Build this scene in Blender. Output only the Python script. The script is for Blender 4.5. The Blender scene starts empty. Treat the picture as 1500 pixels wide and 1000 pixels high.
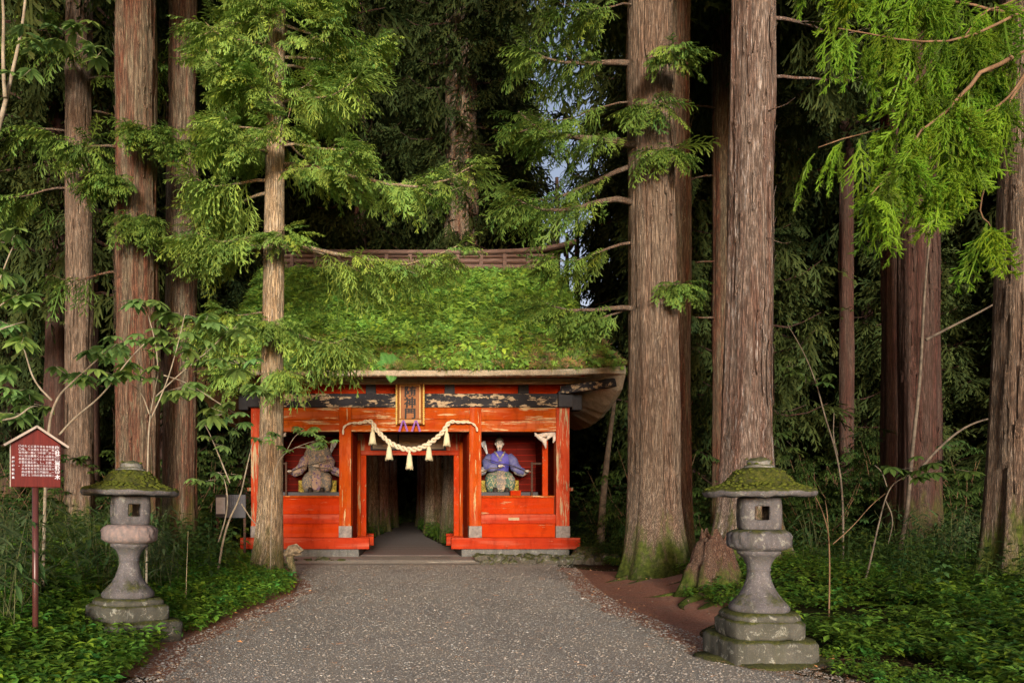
import bpy, math, random
import numpy as np
from mathutils import Vector, Matrix, noise as mnoise
PI = math.pi
R = math.radians
sc = bpy.context.scene
col = sc.collection
F = 1167.0           # focal length in photo pixels
CX, CY, CH = 598.0, 740.0, 1.35

def W(px, py, Y):
    return np.array(((px - CX) * Y / F, Y, CH + (CY - py) * Y / F))

# ------------------------------------------------------------------ geometry helpers
class G:
    def __init__(s):
        s.v = []; s.f = []; s.c = []; s.n = 0
    def add(s, V, Fs, m=0, c=None):
        V = np.asarray(V, float).reshape(-1, 3)
        s.v.append(V)
        if c is None: c = np.ones((len(V), 3))
        c = np.asarray(c, float)
        if c.ndim == 1: c = np.tile(c, (len(V), 1))
        s.c.append(c)
        if not isinstance(Fs, (list, tuple)): Fs = [Fs]
        for fa in Fs:
            fa = np.asarray(fa, int)
            if fa.size: s.f.append((fa + s.n, m))
        s.n += len(V)
    def box(s, x0, x1, y0, y1, z0, z1, m=0):
        x0, x1 = sorted((x0, x1)); y0, y1 = sorted((y0, y1)); z0, z1 = sorted((z0, z1))
        V = [(x, y, z) for z in (z0, z1) for y in (y0, y1) for x in (x0, x1)]
        s.add(V, np.array([(0,2,3,1),(4,5,7,6),(0,1,5,4),(2,6,7,3),(0,4,6,2),(1,3,7,5)]), m)
    def bar(s, a, b, w, h, m=0, up=(0, 0, 1)):
        a = np.array(a, float); b = np.array(b, float); d = b - a; d /= np.linalg.norm(d)
        r = np.cross(d, up); r /= np.linalg.norm(r); u = np.cross(r, d)
        V = []
        for p in (a, b):
            for q in ((-1,-1),(1,-1),(1,1),(-1,1)): V.append(p + r*q[0]*w/2 + u*q[1]*h/2)
        s.add(V, np.array([(0,1,2,3),(7,6,5,4),(0,4,5,1),(1,5,6,2),(2,6,7,3),(3,7,4,0)]), m)
    def tube(s, P, rad, n=8, m=0, c=None, cap=True, ell=None):
        P = np.asarray(P, float); k = len(P)
        rad = np.broadcast_to(np.asarray(rad, float), (k,))
        T = np.gradient(P, axis=0); T /= np.maximum(np.linalg.norm(T, axis=1, keepdims=True), 1e-9)
        ref = np.array((0, 0, 1.)) if abs(T[0][2]) < .9 else np.array((0, 1., 0))
        th = np.arange(n) * 2 * PI / n
        V = np.empty((k, n, 3))
        u = np.cross(T[0], ref); u /= np.linalg.norm(u)
        for i in range(k):
            u = u - T[i] * np.dot(u, T[i]); u /= max(np.linalg.norm(u), 1e-9)
            w = np.cross(T[i], u)
            rr = rad[i]
            V[i] = P[i] + rr * (np.cos(th)[:, None] * u + np.sin(th)[:, None] * w)
        s.add(V.reshape(-1, 3), gridf(k, n, True), m, c)
        if cap:
            b = s.n - k * n
            s.f.append((np.array([[b + j for j in range(n)][::-1]]), m))
            s.f.append((np.array([[b + (k-1)*n + j for j in range(n)]]), m))
    def lathe(s, prof, n=32, m=0, cen=(0, 0, 0), pw=2.0, rot=0.0, jit=0.0, seed=0):
        """prof: (r, z) list; pw: superellipse power (2 = round, bigger = squarer)"""
        th = np.arange(n) * 2 * PI / n
        rs = (np.abs(np.cos(th))**pw + np.abs(np.sin(th))**pw) ** (-1/pw)
        V = []
        for r, z in prof:
            for j in range(n):
                q = r * rs[j]
                V.append((q*math.cos(th[j]+rot), q*math.sin(th[j]+rot), z))
        V = np.array(V)
        if jit:
            for i, p in enumerate(V):
                nn = mnoise.noise_vector(Vector(p) * 9 + Vector((seed, 0, 0)))
                mm = mnoise.noise_vector(Vector(p) * 30 + Vector((seed, 3, 0)))
                V[i] = p + np.array(nn) * jit + np.array(mm) * jit * .5
        V += np.array(cen)
        k = len(prof)
        s.add(V, gridf(k, n, True), m)
        b = s.n - k*n
        s.f.append((np.array([[b + j for j in range(n)][::-1]]), m))
        s.f.append((np.array([[b + (k-1)*n + j for j in range(n)]]), m))
    def build(s, name, mats, parent=None, smooth=False, loc=None, bevel=0, col_attr=True):
        me = bpy.data.meshes.new(name)
        V = np.concatenate(s.v).astype(np.float32)
        me.vertices.add(len(V)); me.vertices.foreach_set('co', V.ravel())
        li = np.concatenate([fa.ravel() for fa, m in s.f]).astype(np.int32)
        tot = np.concatenate([np.full(len(fa), fa.shape[1]) for fa, m in s.f])
        mi = np.concatenate([np.full(len(fa), m) for fa, m in s.f]).astype(np.int32)
        st = np.concatenate([[0], np.cumsum(tot)[:-1]]).astype(np.int32)
        me.loops.add(len(li)); me.loops.foreach_set('vertex_index', li)
        me.polygons.add(len(tot)); me.polygons.foreach_set('loop_start', st)
        me.update(calc_edges=True)
        me.validate()
        if not isinstance(mats, (list, tuple)): mats = [mats]
        for x in mats: me.materials.append(x)
        if len(me.polygons) == len(mi):
            me.polygons.foreach_set('material_index', mi)
        me.polygons.foreach_set('use_smooth', np.full(len(me.polygons), smooth))
        if col_attr and len(me.vertices) == len(V):
            a = me.color_attributes.new('Col', 'FLOAT_COLOR', 'POINT')
            C = np.concatenate(s.c); C = np.concatenate([C, np.ones((len(C), 1))], 1).astype(np.float32)
            a.data.foreach_set('color', C.ravel())
        o = bpy.data.objects.new(name, me); col.objects.link(o)
        if parent is not None: o.parent = parent
        if loc is not None: o.location = loc
        if bevel:
            b = o.modifiers.new('bevel', 'BEVEL'); b.width = bevel; b.segments = 1; b.limit_method = 'ANGLE'
        return o

def gridf(k, n, closed):
    i = np.arange(k-1)[:, None]; j = np.arange(n if closed else n-1)[None, :]
    j2 = (j+1) % n
    return np.stack([i*n+j, i*n+j2, (i+1)*n+j2, (i+1)*n+j], -1).reshape(-1, 4)

def tag(o, label=None, cat=None, group=None, kind=None):
    if label: o['label'] = label
    if cat: o['category'] = cat
    if group: o['group'] = group
    if kind: o['kind'] = kind
    return o
def empty(name, loc=(0, 0, 0), label=None, cat=None, group=None, rz=0):
    o = bpy.data.objects.new(name, None); col.objects.link(o)
    o.location = loc; o.rotation_euler = (0, 0, rz); o.empty_display_size = .2
    return tag(o, label, cat, group)
def child(name, me, parent):
    o = bpy.data.objects.new(name, me); col.objects.link(o); o.parent = parent; return o

# ------------------------------------------------------------------ material helpers
def S(r, g, b):
    f = lambda c: (c/255/12.92) if c/255 <= .04045 else ((c/255+.055)/1.055)**2.4
    return (f(r), f(g), f(b), 1)
class M:
    def __init__(s, name, rough=.85, spec=.3):
        s.m = bpy.data.materials.new(name); s.m.use_nodes = True
        s.t = s.m.node_tree; s.b = s.t.nodes['Principled BSDF']
        s.b.inputs['Roughness'].default_value = rough
        s.b.inputs['Specular IOR Level'].default_value = spec
        s.co = None
    def nd(s, t, **kw):
        n = s.t.nodes.new(t)
        for k, v in kw.items(): setattr(n, k, v)
        return n
    def ln(s, a, b): s.t.links.new(a, b)
    def coord(s, scale=(1, 1, 1), out='Object'):
        tc = s.nd('ShaderNodeTexCoord'); mp = s.nd('ShaderNodeMapping')
        mp.inputs['Scale'].default_value = scale
        s.ln(tc.outputs[out], mp.inputs['Vector']); return mp.outputs[0]
    def noise(s, vec, scale=5, det=5, rough=.6, dist=0):
        n = s.nd('ShaderNodeTexNoise'); n.inputs['Scale'].default_value = scale
        n.inputs['Detail'].default_value = det; n.inputs['Roughness'].default_value = rough
        n.inputs['Distortion'].default_value = dist
        s.ln(vec, n.inputs['Vector']); return n.outputs['Fac']
    def vor(s, vec, scale=5, feature='F1', out='Distance'):
        n = s.nd('ShaderNodeTexVoronoi'); n.feature = feature; n.inputs['Scale'].default_value = scale
        s.ln(vec, n.inputs['Vector']); return n.outputs[out]
    def ramp(s, fac, stops, interp='LINEAR'):
        n = s.nd('ShaderNodeValToRGB'); cr = n.color_ramp; cr.interpolation = interp
        while len(cr.elements) < len(stops): cr.elements.new(.5)
        for e, (p, c) in zip(cr.elements, stops):
            e.position = p
            e.color = c if len(c) == 4 else (*c, 1)
        s.ln(fac, n.inputs[0]); return n.outputs[0]
    def mask(s, fac, a, b): return s.ramp(fac, [(a, (0, 0, 0, 1)), (b, (1, 1, 1, 1))])
    def mix(s, fac, a, b, mode='MIX'):
        n = s.nd('ShaderNodeMix', data_type='RGBA', blend_type=mode)
        for sock, v in ((n.inputs[0], fac), (n.inputs[6], a), (n.inputs[7], b)):
            if isinstance(v, (int, float)): sock.default_value = v
            elif isinstance(v, tuple): sock.default_value = v if len(v) == 4 else (*v, 1)
            else: s.ln(v, sock)
        return n.outputs[2]
    def math(s, op, a, b=0.0):
        n = s.nd('ShaderNodeMath', operation=op)
        for k, v in enumerate((a, b)):
            if isinstance(v, (int, float)): n.inputs[k].default_value = v
            else: s.ln(v, n.inputs[k])
        return n.outputs[0]
    def bump(s, h, strength=.5, dist=.02):
        n = s.nd('ShaderNodeBump'); n.inputs['Strength'].default_value = strength
        n.inputs['Distance'].default_value = dist
        s.ln(h, n.inputs['Height'])
        if s.b.inputs['Normal'].is_linked: s.ln(s.b.inputs['Normal'].links[0].from_socket, n.inputs['Normal'])
        s.ln(n.outputs[0], s.b.inputs['Normal'])
    def color(s, c):
        if isinstance(c, tuple): s.b.inputs['Base Color'].default_value = c if len(c) == 4 else (*c, 1)
        else: s.ln(c, s.b.inputs['Base Color'])
    def up(s):
        g = s.nd('ShaderNodeNewGeometry'); x = s.nd('ShaderNodeSeparateXYZ')
        s.ln(g.outputs['Normal'], x.inputs[0]); return x.outputs['Z']
    def sep(s, vec, k):
        x = s.nd('ShaderNodeSeparateXYZ'); s.ln(vec, x.inputs[0]); return x.outputs[k]
    def attr(s, name='Col'):
        n = s.nd('ShaderNodeVertexColor'); n.layer_name = name; return n.outputs['Color']

def mat_leaf(name, c, trans=.35, rough=.55, spec=.25, vary=.0):
    """foliage: base colour times the per-vertex shade, part of the light passing through"""
    k = M(name, rough, spec)
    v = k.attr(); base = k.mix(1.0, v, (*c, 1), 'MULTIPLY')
    if vary:
        oi = k.nd('ShaderNodeObjectInfo')
        base = k.mix(k.math('MULTIPLY', oi.outputs['Random'], vary), base, (c[0]*1.6, c[1]*1.15, c[2]*.6, 1))
    k.color(base)
    tr = k.nd('ShaderNodeBsdfTranslucent'); k.ln(base, tr.inputs['Color'])
    mx = k.nd('ShaderNodeMixShader'); mx.inputs[0].default_value = trans
    k.ln(k.b.outputs[0], mx.inputs[1]); k.ln(tr.outputs[0], mx.inputs[2])
    out = k.t.nodes['Material Output']; k.ln(mx.outputs[0], out.inputs['Surface'])
    return k.m

def mat_bark(name, light, dark, red, moss=.0, redamt=.5, pale=None, mossh=1.2):
    k = M(name, .95, .1)
    v = k.coord((34, 34, .45)); v2 = k.coord((2.2, 2.2, .16)); v3 = k.coord((70, 70, 1.4)); v4 = k.coord()
    fib = k.noise(v, 2.2, 6, .7, .3); fine = k.noise(v3, 2.0, 5, .75)
    big = k.noise(v2, 2.6, 4, .6)
    c = k.ramp(fib, [(.30, tuple(a*.7+b*.3 for a, b in zip(dark, light))), (.46, tuple(a*.45+b*.55 for a, b in zip(dark, light))), (.62, light)])
    c = k.mix(k.math('MULTIPLY', k.mask(big, .42, .62), redamt), c, k.ramp(fib, [(.32, tuple(x*.35 for x in red)), (.62, red)]))
    if pale:
        vp = k.coord((9, 9, 1.3)); pm = k.mask(k.noise(vp, 2.4, 6, .7), .55, .64)
        c = k.mix(k.math('MULTIPLY', pm, .8), c, pale)
    c = k.mix(k.math('MULTIPLY', k.mask(fine, .46, .36), .8), c, (.03, .02, .015, 1))
    if moss:
        z = k.sep(v4, 'Z')
        h = k.math('SUBTRACT', 1.0, k.math('DIVIDE', z, mossh))
        mm = k.math('ADD', h, k.math('MULTIPLY', k.math('SUBTRACT', k.noise(k.coord((4, 4, 1.2)), 1.5, 5, .65), .5), 2.6))
        c = k.mix(k.math('MULTIPLY', k.mask(mm, .25, .85), moss), c, k.ramp(k.noise(v4, 14, 4), [(.35, (.03, .05, .008)), (.7, (.11, .15, .025))]))
    k.color(c)
    k.bump(fib, .9, .035); k.bump(fine, .7, .012)
    return k.m

def mat_paint(name, c1, c2, under, peel=.5, axis='X', worn=.5, plank=0.0, iso=False):
    """old vermilion paint on timber: flaking along the grain down to pale wood"""
    k = M(name, .8, .06)
    sc_ = {'X': (.5, 6, 6), 'Y': (6, .5, 6), 'Z': (6, 6, .5)}[axis]
    if iso: sc_ = (1.6, 4, 4)
    sg = {'X': (2.0, 55, 55), 'Y': (55, 2.0, 55), 'Z': (55, 55, 2.0)}[axis]
    vg = k.coord(sc_); vf = k.coord(sg); vo = k.coord()
    n1 = k.noise(vg, 2.0, 8, .68, .2); n2 = k.noise(vo, 1.3, 4, .6); gr = k.noise(vf, 1.0, 4, .7)
    c = k.ramp(n2, [(.32, c2), (.66, c1)])
    c = k.mix(k.math('MULTIPLY', k.mask(gr, .45, .7), .25), c, tuple(min(1, x*1.35) for x in c1))
    pale = k.mask(k.noise(vg, .9, 5, .6), .50, .70)
    c = k.mix(k.math('MULTIPLY', pale, worn), c, tuple((a*.55+b*.45) for a, b in zip(c1, (.50, .20, .13))))
    th_ = .5 + (1-peel)*.27; pm = k.mask(n1, th_-.012, th_+.02)
    wood = k.ramp(gr, [(.35, tuple(x*.45 for x in under)), (.65, under)])
    c = k.mix(pm, c, wood)
    if plank:
        z = k.sep(vo, 'Z'); fr = k.math('FRACT', k.math('DIVIDE', z, plank))
        ln_ = k.mask(fr, .05, .02)
        c = k.mix(k.math('MULTIPLY', ln_, .8), c, (.02, .006, .004, 1))
    dirt = k.mask(k.noise(k.coord((3, 3, 1.2)), 2.1, 6, .7), .5, .75)
    c = k.mix(k.math('MULTIPLY', dirt, .55), c, tuple(x*.35 for x in c2))
    k.color(c); k.bump(gr, .35, .004); k.bump(pm, .5, -.003)
    return k.m

def mat_plain(name, c1, c2, scale=8, rough=.8, spec=.3, bump=.2, stretch=(1, 1, 1), metal=0):
    k = M(name, rough, spec)
    n = k.noise(k.coord(stretch), scale, 6, .65)
    k.color(k.ramp(n, [(.32, c1), (.68, c2)]))
    k.b.inputs['Metallic'].default_value = metal
    if bump: k.bump(n, bump, .01)
    return k.m

def mat_stone(name, moss=.5, lichen=.4, base=(.21, .21, .215), dark=(.10, .10, .105), mosslo=.45):
    k = M(name, .93, .15)
    vo = k.coord(); n = k.noise(vo, 7, 8, .65); f = k.noise(vo, 90, 3, .7); w = k.noise(k.coord((3, 3, .8)), 3, 6, .7)
    c = k.ramp(n, [(.3, dark), (.7, base)])
    c = k.mix(k.math('MULTIPLY', k.mask(f, .45, .7), .35), c, tuple(x*1.6 for x in base))
    c = k.mix(k.math('MULTIPLY', k.mask(f, .42, .32), .5), c, (.03, .03, .03, 1))
    c = k.mix(k.math('MULTIPLY', k.mask(w, .5, .7), .5), c, (.10, .105, .07, 1))
    lm = k.mask(k.noise(vo, 11, 6, .75, .6), .56, .62)
    c = k.mix(k.math('MULTIPLY', lm, lichen), c, (.50, .52, .44, 1))
    u = k.up()
    mm = k.math('ADD', u, k.math('MULTIPLY', k.math('SUBTRACT', k.noise(vo, 6, 7, .7), .5), 1.6))
    mossc = k.ramp(k.noise(vo, 30, 5, .7), [(.3, (.028, .036, .008)), (.55, (.085, .10, .018)), (.75, (.17, .17, .04))])
    mk = k.mask(mm, mosslo, mosslo+.3)
    c = k.mix(k.math('MULTIPLY', mk, moss), c, mossc)
    stn = k.mask(k.noise(k.coord((5, 5, .9)), 1.6, 7, .75), .50, .66); c = k.mix(k.math('MULTIPLY', stn, .55), c, (.05, .05, .045, 1))
    k.color(c); k.bump(n, .6, .03); k.bump(f, .8, .006); k.bump(k.math('MULTIPLY', k.noise(vo, 60, 5, .8), mk), .9, .02)
    return k.m

# ------------------------------------------------------------------ materials
m_red_x = mat_paint('vermilion_beam', (.37, .080, .005), (.30, .034, .004), (.66, .46, .24), .72, 'X', .75)
m_red_z = mat_paint('vermilion_post', (.38, .066, .004), (.30, .026, .003), (.60, .40, .19), .66, 'Z', .6)
m_red_y = mat_paint('vermilion_side', (.42, .045, .005), (.33, .022, .004), (.48, .32, .17), .5, 'Y', .3)
m_red_sill = mat_paint('vermilion_sill', (.38, .038, .010), (.31, .024, .008), (.52, .3, .18), .40, 'X', .9)
m_red_clean = mat_paint('vermilion_clean', (.42, .040, .003), (.35, .022, .002), (.5, .3, .15), .45, 'X', .2)
m_red_worn = mat_paint('vermilion_worn', (.40, .06, .02), (.33, .03, .01), (.50, .38, .22), .85, 'Z', .7)
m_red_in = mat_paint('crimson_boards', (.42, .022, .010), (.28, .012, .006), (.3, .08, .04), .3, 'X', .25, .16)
m_black_x = mat_paint('black_beam', (.035, .034, .038), (.02, .02, .022), (.55, .42, .26), .84, 'X', .0, iso=True)
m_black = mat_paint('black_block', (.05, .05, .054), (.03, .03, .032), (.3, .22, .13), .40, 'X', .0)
m_bare_x = mat_paint('bare_plank', (.42, .30, .15), (.32, .21, .10), (.66, .54, .34), .75, 'X', .0)
m_sleeve = mat_plain('tarnished_sleeve', (.10, .085, .075), (.26, .22, .19), 9, .6, .4, .2)
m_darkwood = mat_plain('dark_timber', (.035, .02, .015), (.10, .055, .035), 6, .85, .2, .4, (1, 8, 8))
m_panelwood = mat_plain('grey_transom_wood', (.20, .15, .10), (.40, .32, .22), 5, .9, .2, .3, (1, 4, 9))
m_whitecarve = mat_plain('carved_white', (.42, .35, .27), (.66, .60, .52), 12, .8, .3, .4)
m_concrete = mat_stone('stone_plinth', .9, .25, (.27, .27, .25), (.15, .15, .14), .78)
m_lantern = mat_stone('lantern_stone', .95, .35, (.235, .225, .235), (.12, .115, .12), .62)
m_lantcap = mat_stone('mossy_cap_stone', 1.0, .5, (.25, .24, .25), (.13, .125, .13), .12)
m_finial = mat_stone('lichened_finial_stone', .75, .95, (.42, .42, .38), (.16, .16, .13), .35)
m_lantbase = mat_stone('mossy_base_stone', .9, .45, (.17, .17, .14), (.08, .085, .06), .48)
m_pinkcarve = mat_plain('weathered_carving', (.15, .14, .14), (.30, .23, .21), 22, .9, .2, .8)
m_rock = mat_stone('mossy_rock', .8, .3, (.19, .17, .13), (.08, .07, .05), .35)
m_rope = mat_plain('straw_rope', (.50, .42, .28), (.74, .68, .52), 40, .9, .1, .6)
m_tassel = mat_plain('straw_tassel', (.50, .45, .27), (.74, .70, .48), 10, .9, .1, .6, (30, 30, 1))
m_gold = mat_plain('gilt_edge', (.55, .34, .06), (.85, .62, .20), 30, .5, .5, .2)
m_plaque = mat_plain('plaque_wood', (.19, .060, .008), (.27, .092, .013), 5, .6, .3, .2, (8, 8, 1))
m_plaque_d = mat_plain('plaque_border_wood', (.16, .055, .012), (.26, .095, .02), 7, .6, .3, .2, (8, 8, 1))
m_ink = mat_plain('black_ink', (.012, .010, .009), (.02, .016, .014), 5, .6, .2, 0)
m_purple = mat_plain('purple_ribbon', (.16, .06, .28), (.34, .17, .46), 20, .7, .2, .2)
m_signred = mat_plain('sign_brown_red', (.085, .009, .008), (.15, .018, .014), 5, .45, .4, .1, (9, 1, 1))
m_signedge = mat_plain('sign_pale_edge', (.30, .26, .22), (.48, .42, .36), 10, .7, .3, .1)
m_white = mat_plain('white_letters', (.55, .55, .62), (.72, .72, .78), 10, .6, .3, 0)
m_post = mat_plain('brown_post_paint', (.06, .02, .018), (.10, .035, .03), 4, .35, .5, .1)
m_roofdark = mat_plain('sign_roof_felt', (.035, .018, .014), (.09, .05, .04), 20, .9, .2, .3)
m_noticeblk = mat_plain('notice_black', (.012, .012, .018), (.025, .025, .03), 5, .5, .3, 0)
m_paper = mat_plain('notice_paper', (.35, .36, .38), (.5, .5, .52), 9, .7, .3, 0)

# thatch straw
def mk_thatch():
    k = M('thatch_straw', .95, .1)
    n = k.noise(k.coord((1, 1, 1)), 6, 8, .75); f = k.noise(k.coord((40, 40, 40)), 1.5, 5, .75)
    c = k.ramp(f, [(.3, (.22, .175, .12)), (.5, (.50, .42, .30)), (.7, (.78, .67, .50))])
    c = k.mix(k.math('MULTIPLY', k.mask(n, .45, .65), .5), c, (.16, .13, .09, 1))
    k.color(c); k.bump(f, 1, .03); return k.m
m_thatch = mk_thatch()
def mk_roofsoil():
    k = M('roof_moss', .95, .1)
    vo = k.coord(); n = k.noise(vo, 2.2, 8, .7); f = k.noise(vo, 26, 6, .75)
    c = k.ramp(f, [(.3, (.012, .025, .005)), (.55, (.045, .085, .012)), (.75, (.10, .15, .02))])
    c2 = k.ramp(f, [(.3, (.04, .018, .008)), (.7, (.20, .10, .04))])
    c = k.mix(k.math('MULTIPLY', k.mask(n, .54, .66), .75), c, c2)
    k.color(c); k.bump(f, 1, .05); return k.m
m_roof = mk_roofsoil()

def mk_ground():
    k = M('forest_soil', .96, .08)
    vo = k.coord(); n = k.noise(vo, .8, 6, .7); f = k.noise(vo, 18, 8, .75)
    c = k.ramp(f, [(.3, (.015, .010, .006)), (.5, (.045, .026, .014)), (.72, (.12, .065, .035))])
    g = k.ramp(f, [(.3, (.008, .016, .004)), (.7, (.04, .07, .012))])
    c = k.mix(k.mask(n, .42, .60), c, g)
    k.color(c); k.bump(f, .9, .05); return k.m
m_ground = mk_ground()
def mk_red_soil():
    k = M('red_needle_soil', .95, .08)
    vo = k.coord(); n = k.noise(vo, 1.4, 6, .7); f = k.noise(vo, 40, 8, .8)
    c = k.ramp(f, [(.3, (.16, .07, .042)), (.5, (.40, .19, .125)), (.75, (.60, .38, .28))])
    c = k.mix(k.math('MULTIPLY', k.mask(n, .5, .7), .6), c, (.30, .21, .16, 1))
    k.color(c); k.bump(f, .8, .03); return k.m
m_redsoil = mk_red_soil()
def mk_gravel():
    k = M('gravel_surface', .93, .15)
    vo = k.coord(); nb = k.noise(vo, .55, 5, .65)
    d = k.vor(vo, 75, 'F1', 'Distance'); cc = k.vor(vo, 75, 'F1', 'Color')
    d2 = k.vor(vo, 150, 'F1', 'Distance'); cc2 = k.vor(vo, 150, 'F1', 'Color')
    s1 = k.sep(cc, 'X'); s2 = k.sep(cc2, 'X')
    a = k.ramp(s1, [(.0, (.38, .355, .30)), (.6, (.52, .49, .42)), (.95, (.60, .565, .49)), (1, (.75, .71, .62))])
    b = k.ramp(s2, [(.0, (.35, .325, .28)), (.7, (.51, .48, .41)), (1, (.66, .62, .54))])
    c = k.mix(k.mask(k.noise(vo, 7, 4, .6), .45, .55), a, b)
    c = k.mix(k.mask(d, .38, .66), c, (.26, .24, .20, 1))
    c = k.mix(k.math('MULTIPLY', k.mask(nb, .42, .62), .55), c, (.40, .365, .29, 1))
    wt = k.noise(k.coord((.9, .22, 1)), 1.3, 5, .6); c = k.mix(k.math('MULTIPLY', k.mask(wt, .48, .66), .45), c, (.20, .185, .16, 1))
    k.color(c)
    k.bump(d, .5, -.008); k.bump(d2, .4, -.004); k.bump(k.noise(vo, 12, 6, .7), .4, .02)
    return k.m
m_gravel = mk_gravel()
m_pebble = M('pebble_stone', .9, .2)
m_pebble.color(m_pebble.mix(1.0, m_pebble.attr(), (.64, .60, .52, 1), 'MULTIPLY')); m_pebble = m_pebble.m
def mk_pave():
    k = M('old_stone_paving', .9, .2)
    vo = k.coord(); f = k.noise(vo, 20, 6, .7)
    y = k.sep(vo, 'Y'); fr = k.math('FRACT', k.math('DIVIDE', y, .9))
    c = k.ramp(f, [(.3, (.45, .37, .33)), (.7, (.80, .68, .62))])  # paving paled; brightness stands in for light lacking beyond the gate
    c = k.mix(k.math('MULTIPLY', k.mask(fr, .06, .02), .6), c, (.10, .08, .07, 1))
    k.color(c); k.bump(f, .5, .02); return k.m
m_pave = mk_pave()
m_drydebris = M('dry_debris', .9, .1)
m_drydebris.color(m_drydebris.mix(1.0, m_drydebris.attr(), (.5, .30, .17, 1), 'MULTIPLY')); m_drydebris = m_drydebris.m

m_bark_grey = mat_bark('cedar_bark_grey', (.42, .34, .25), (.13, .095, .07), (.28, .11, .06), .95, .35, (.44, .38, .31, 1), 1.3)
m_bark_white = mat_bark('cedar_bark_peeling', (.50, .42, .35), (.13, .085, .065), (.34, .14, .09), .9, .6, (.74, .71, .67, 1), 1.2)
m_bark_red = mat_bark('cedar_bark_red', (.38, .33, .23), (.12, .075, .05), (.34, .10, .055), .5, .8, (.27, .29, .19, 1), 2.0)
m_bark_dark = mat_bark('cedar_bark_dim', (.17, .12, .10), (.045, .028, .024), (.16, .055, .045), .5, .7, None, 2.0)  # shaded copy of the bark; forest gloom is put into the colour
m_bark_young = mat_bark('young_cedar_bark', (.88, .74, .50), (.50, .39, .25), (.80, .48, .22), .6, .5, (.82, .78, .66, 1), 1.1)
m_twig = mat_plain('twig_bark', (.10, .06, .035), (.26, .17, .10), 12, .9, .1, .4, (1, 1, .3))
m_pale_twig = mat_plain('pale_sapling_bark', (.17, .14, .10), (.40, .36, .27), 9, .9, .1, .4)

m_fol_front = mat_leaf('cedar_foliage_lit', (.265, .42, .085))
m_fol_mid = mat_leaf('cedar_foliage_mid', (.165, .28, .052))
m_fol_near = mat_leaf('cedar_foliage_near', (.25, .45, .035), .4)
m_fol_dark = mat_leaf('cedar_foliage_dim', (.048, .078, .025), .22, .7, .1, .35)  # darkened copy of the cedar foliage, its deep shade painted into the colour
m_leaf_sap = mat_leaf('sapling_leaf', (.20, .34, .09), .4, .5)
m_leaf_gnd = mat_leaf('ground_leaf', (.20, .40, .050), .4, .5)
m_leaf_dim = mat_leaf('shade_leaf', (.045, .090, .022), .25, .6, .15, .3)  # darker copy of the leaf; woodland shade is part of this colour
m_leaf_roof = mat_leaf('roof_leaf', (.25, .44, .07), .35, .55)
m_leaf_sasa = mat_leaf('bamboo_grass_leaf', (.085, .17, .055), .35, .5)

# ------------------------------------------------------------------ ground
def sstep(t): t = np.clip(t, 0, 1); return t*t*(3-2*t)
LY = [0, 6.06, 7.5, 9.27, 11.0, 12.1, 13.6, 15.2, 17.3, 19, 26.3, 34, 56, 70]
LX = [-1.9, -1.91, -2.05, -1.85, -1.62, -1.50, -1.65, -2.1, -2.5, -4.4, -1.6, -1.35, -.5, -.5]
RY = [0, 6.06, 7.2, 8.75, 10.5, 12.0, 14.3, 16.5, 18.3, 19, 26.3, 34, 56, 70]
RX = [3.6, 3.1, 2.66, 2.62, 2.5, 2.6, 2.85, 3.2, 3.4, 4.4, 1.2, .75, .5, .5]
def XL(y): return np.interp(y, LY, LX)
def XR(y): return np.interp(y, RY, RX)
def fbm(x, y, s=1.0, seed=0.0):
    x = np.asarray(x, float)*s; y = np.asarray(y, float)*s
    r = 0
    for k, (a, b, p) in enumerate(((1, .7, 0), (-.6, 1.3, 1.7), (1.9, .4, 3.1), (.8, -2.3, .4), (3.1, 1.7, 2.2), (-2.6, 3.9, 5.1))):
        r = r + np.sin(a*x + b*y + p + seed + .8*np.sin(b*x*.7 - a*y + seed)) / (1 + k*.5)
    return r / 3.0
def gz(x, y):
    x = np.asarray(x, float); y = np.asarray(y, float)
    dl = XL(y) - x; dr = x - XR(y)
    z = .42*sstep(dl/2.5) + .04*np.clip(dl-2.5, 0, 12)
    z = z + .26*sstep((dr-1.2)/4.0) + .02*np.clip(dr-5, 0, 15)
    z = z + .34*np.exp(-(((x-5.35)/1.25)**2 + ((y-12.4)/1.4)**2))
    z = z + .12*np.exp(-(((x-4.5)/1.1)**2 + ((y-14.6)/1.1)**2))
    side = sstep(dl/1.2) + sstep((dr-.9)/1.2)
    z = z + side*.05*fbm(x, y, 2.3) + side*.02*fbm(x, y, 7.0, 2)
    far = sstep((y-30)/60.0)
    z = z + far*(.02*np.abs(y-30))*sstep((np.abs(x)-2)/6)
    z = z + .012*fbm(x, y, 1.1, 1)*(1-np.clip(side, 0, 1))
    return z
def axis(parts):
    out = []
    for a, b, st in parts: out.append(np.arange(a, b, st))
    return np.concatenate(out + [[parts[-1][1]]])
xs = axis([(-220, -40, 12), (-40, -12, 1.5), (-12, 14, .13), (14, 45, 1.5), (45, 220, 12)])
ys = axis([(-60, 3, 6), (3, 22, .13), (22, 60, .8), (60, 400, 15)])
X, Y = np.meshgrid(xs, ys)
g = G(); g.add(np.stack([X, Y, gz(X, Y)], -1).reshape(-1, 3), gridf(len(ys), len(xs), False))
tag(g.build('ground', m_ground, smooth=True, col_attr=False), kind='structure')

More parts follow.
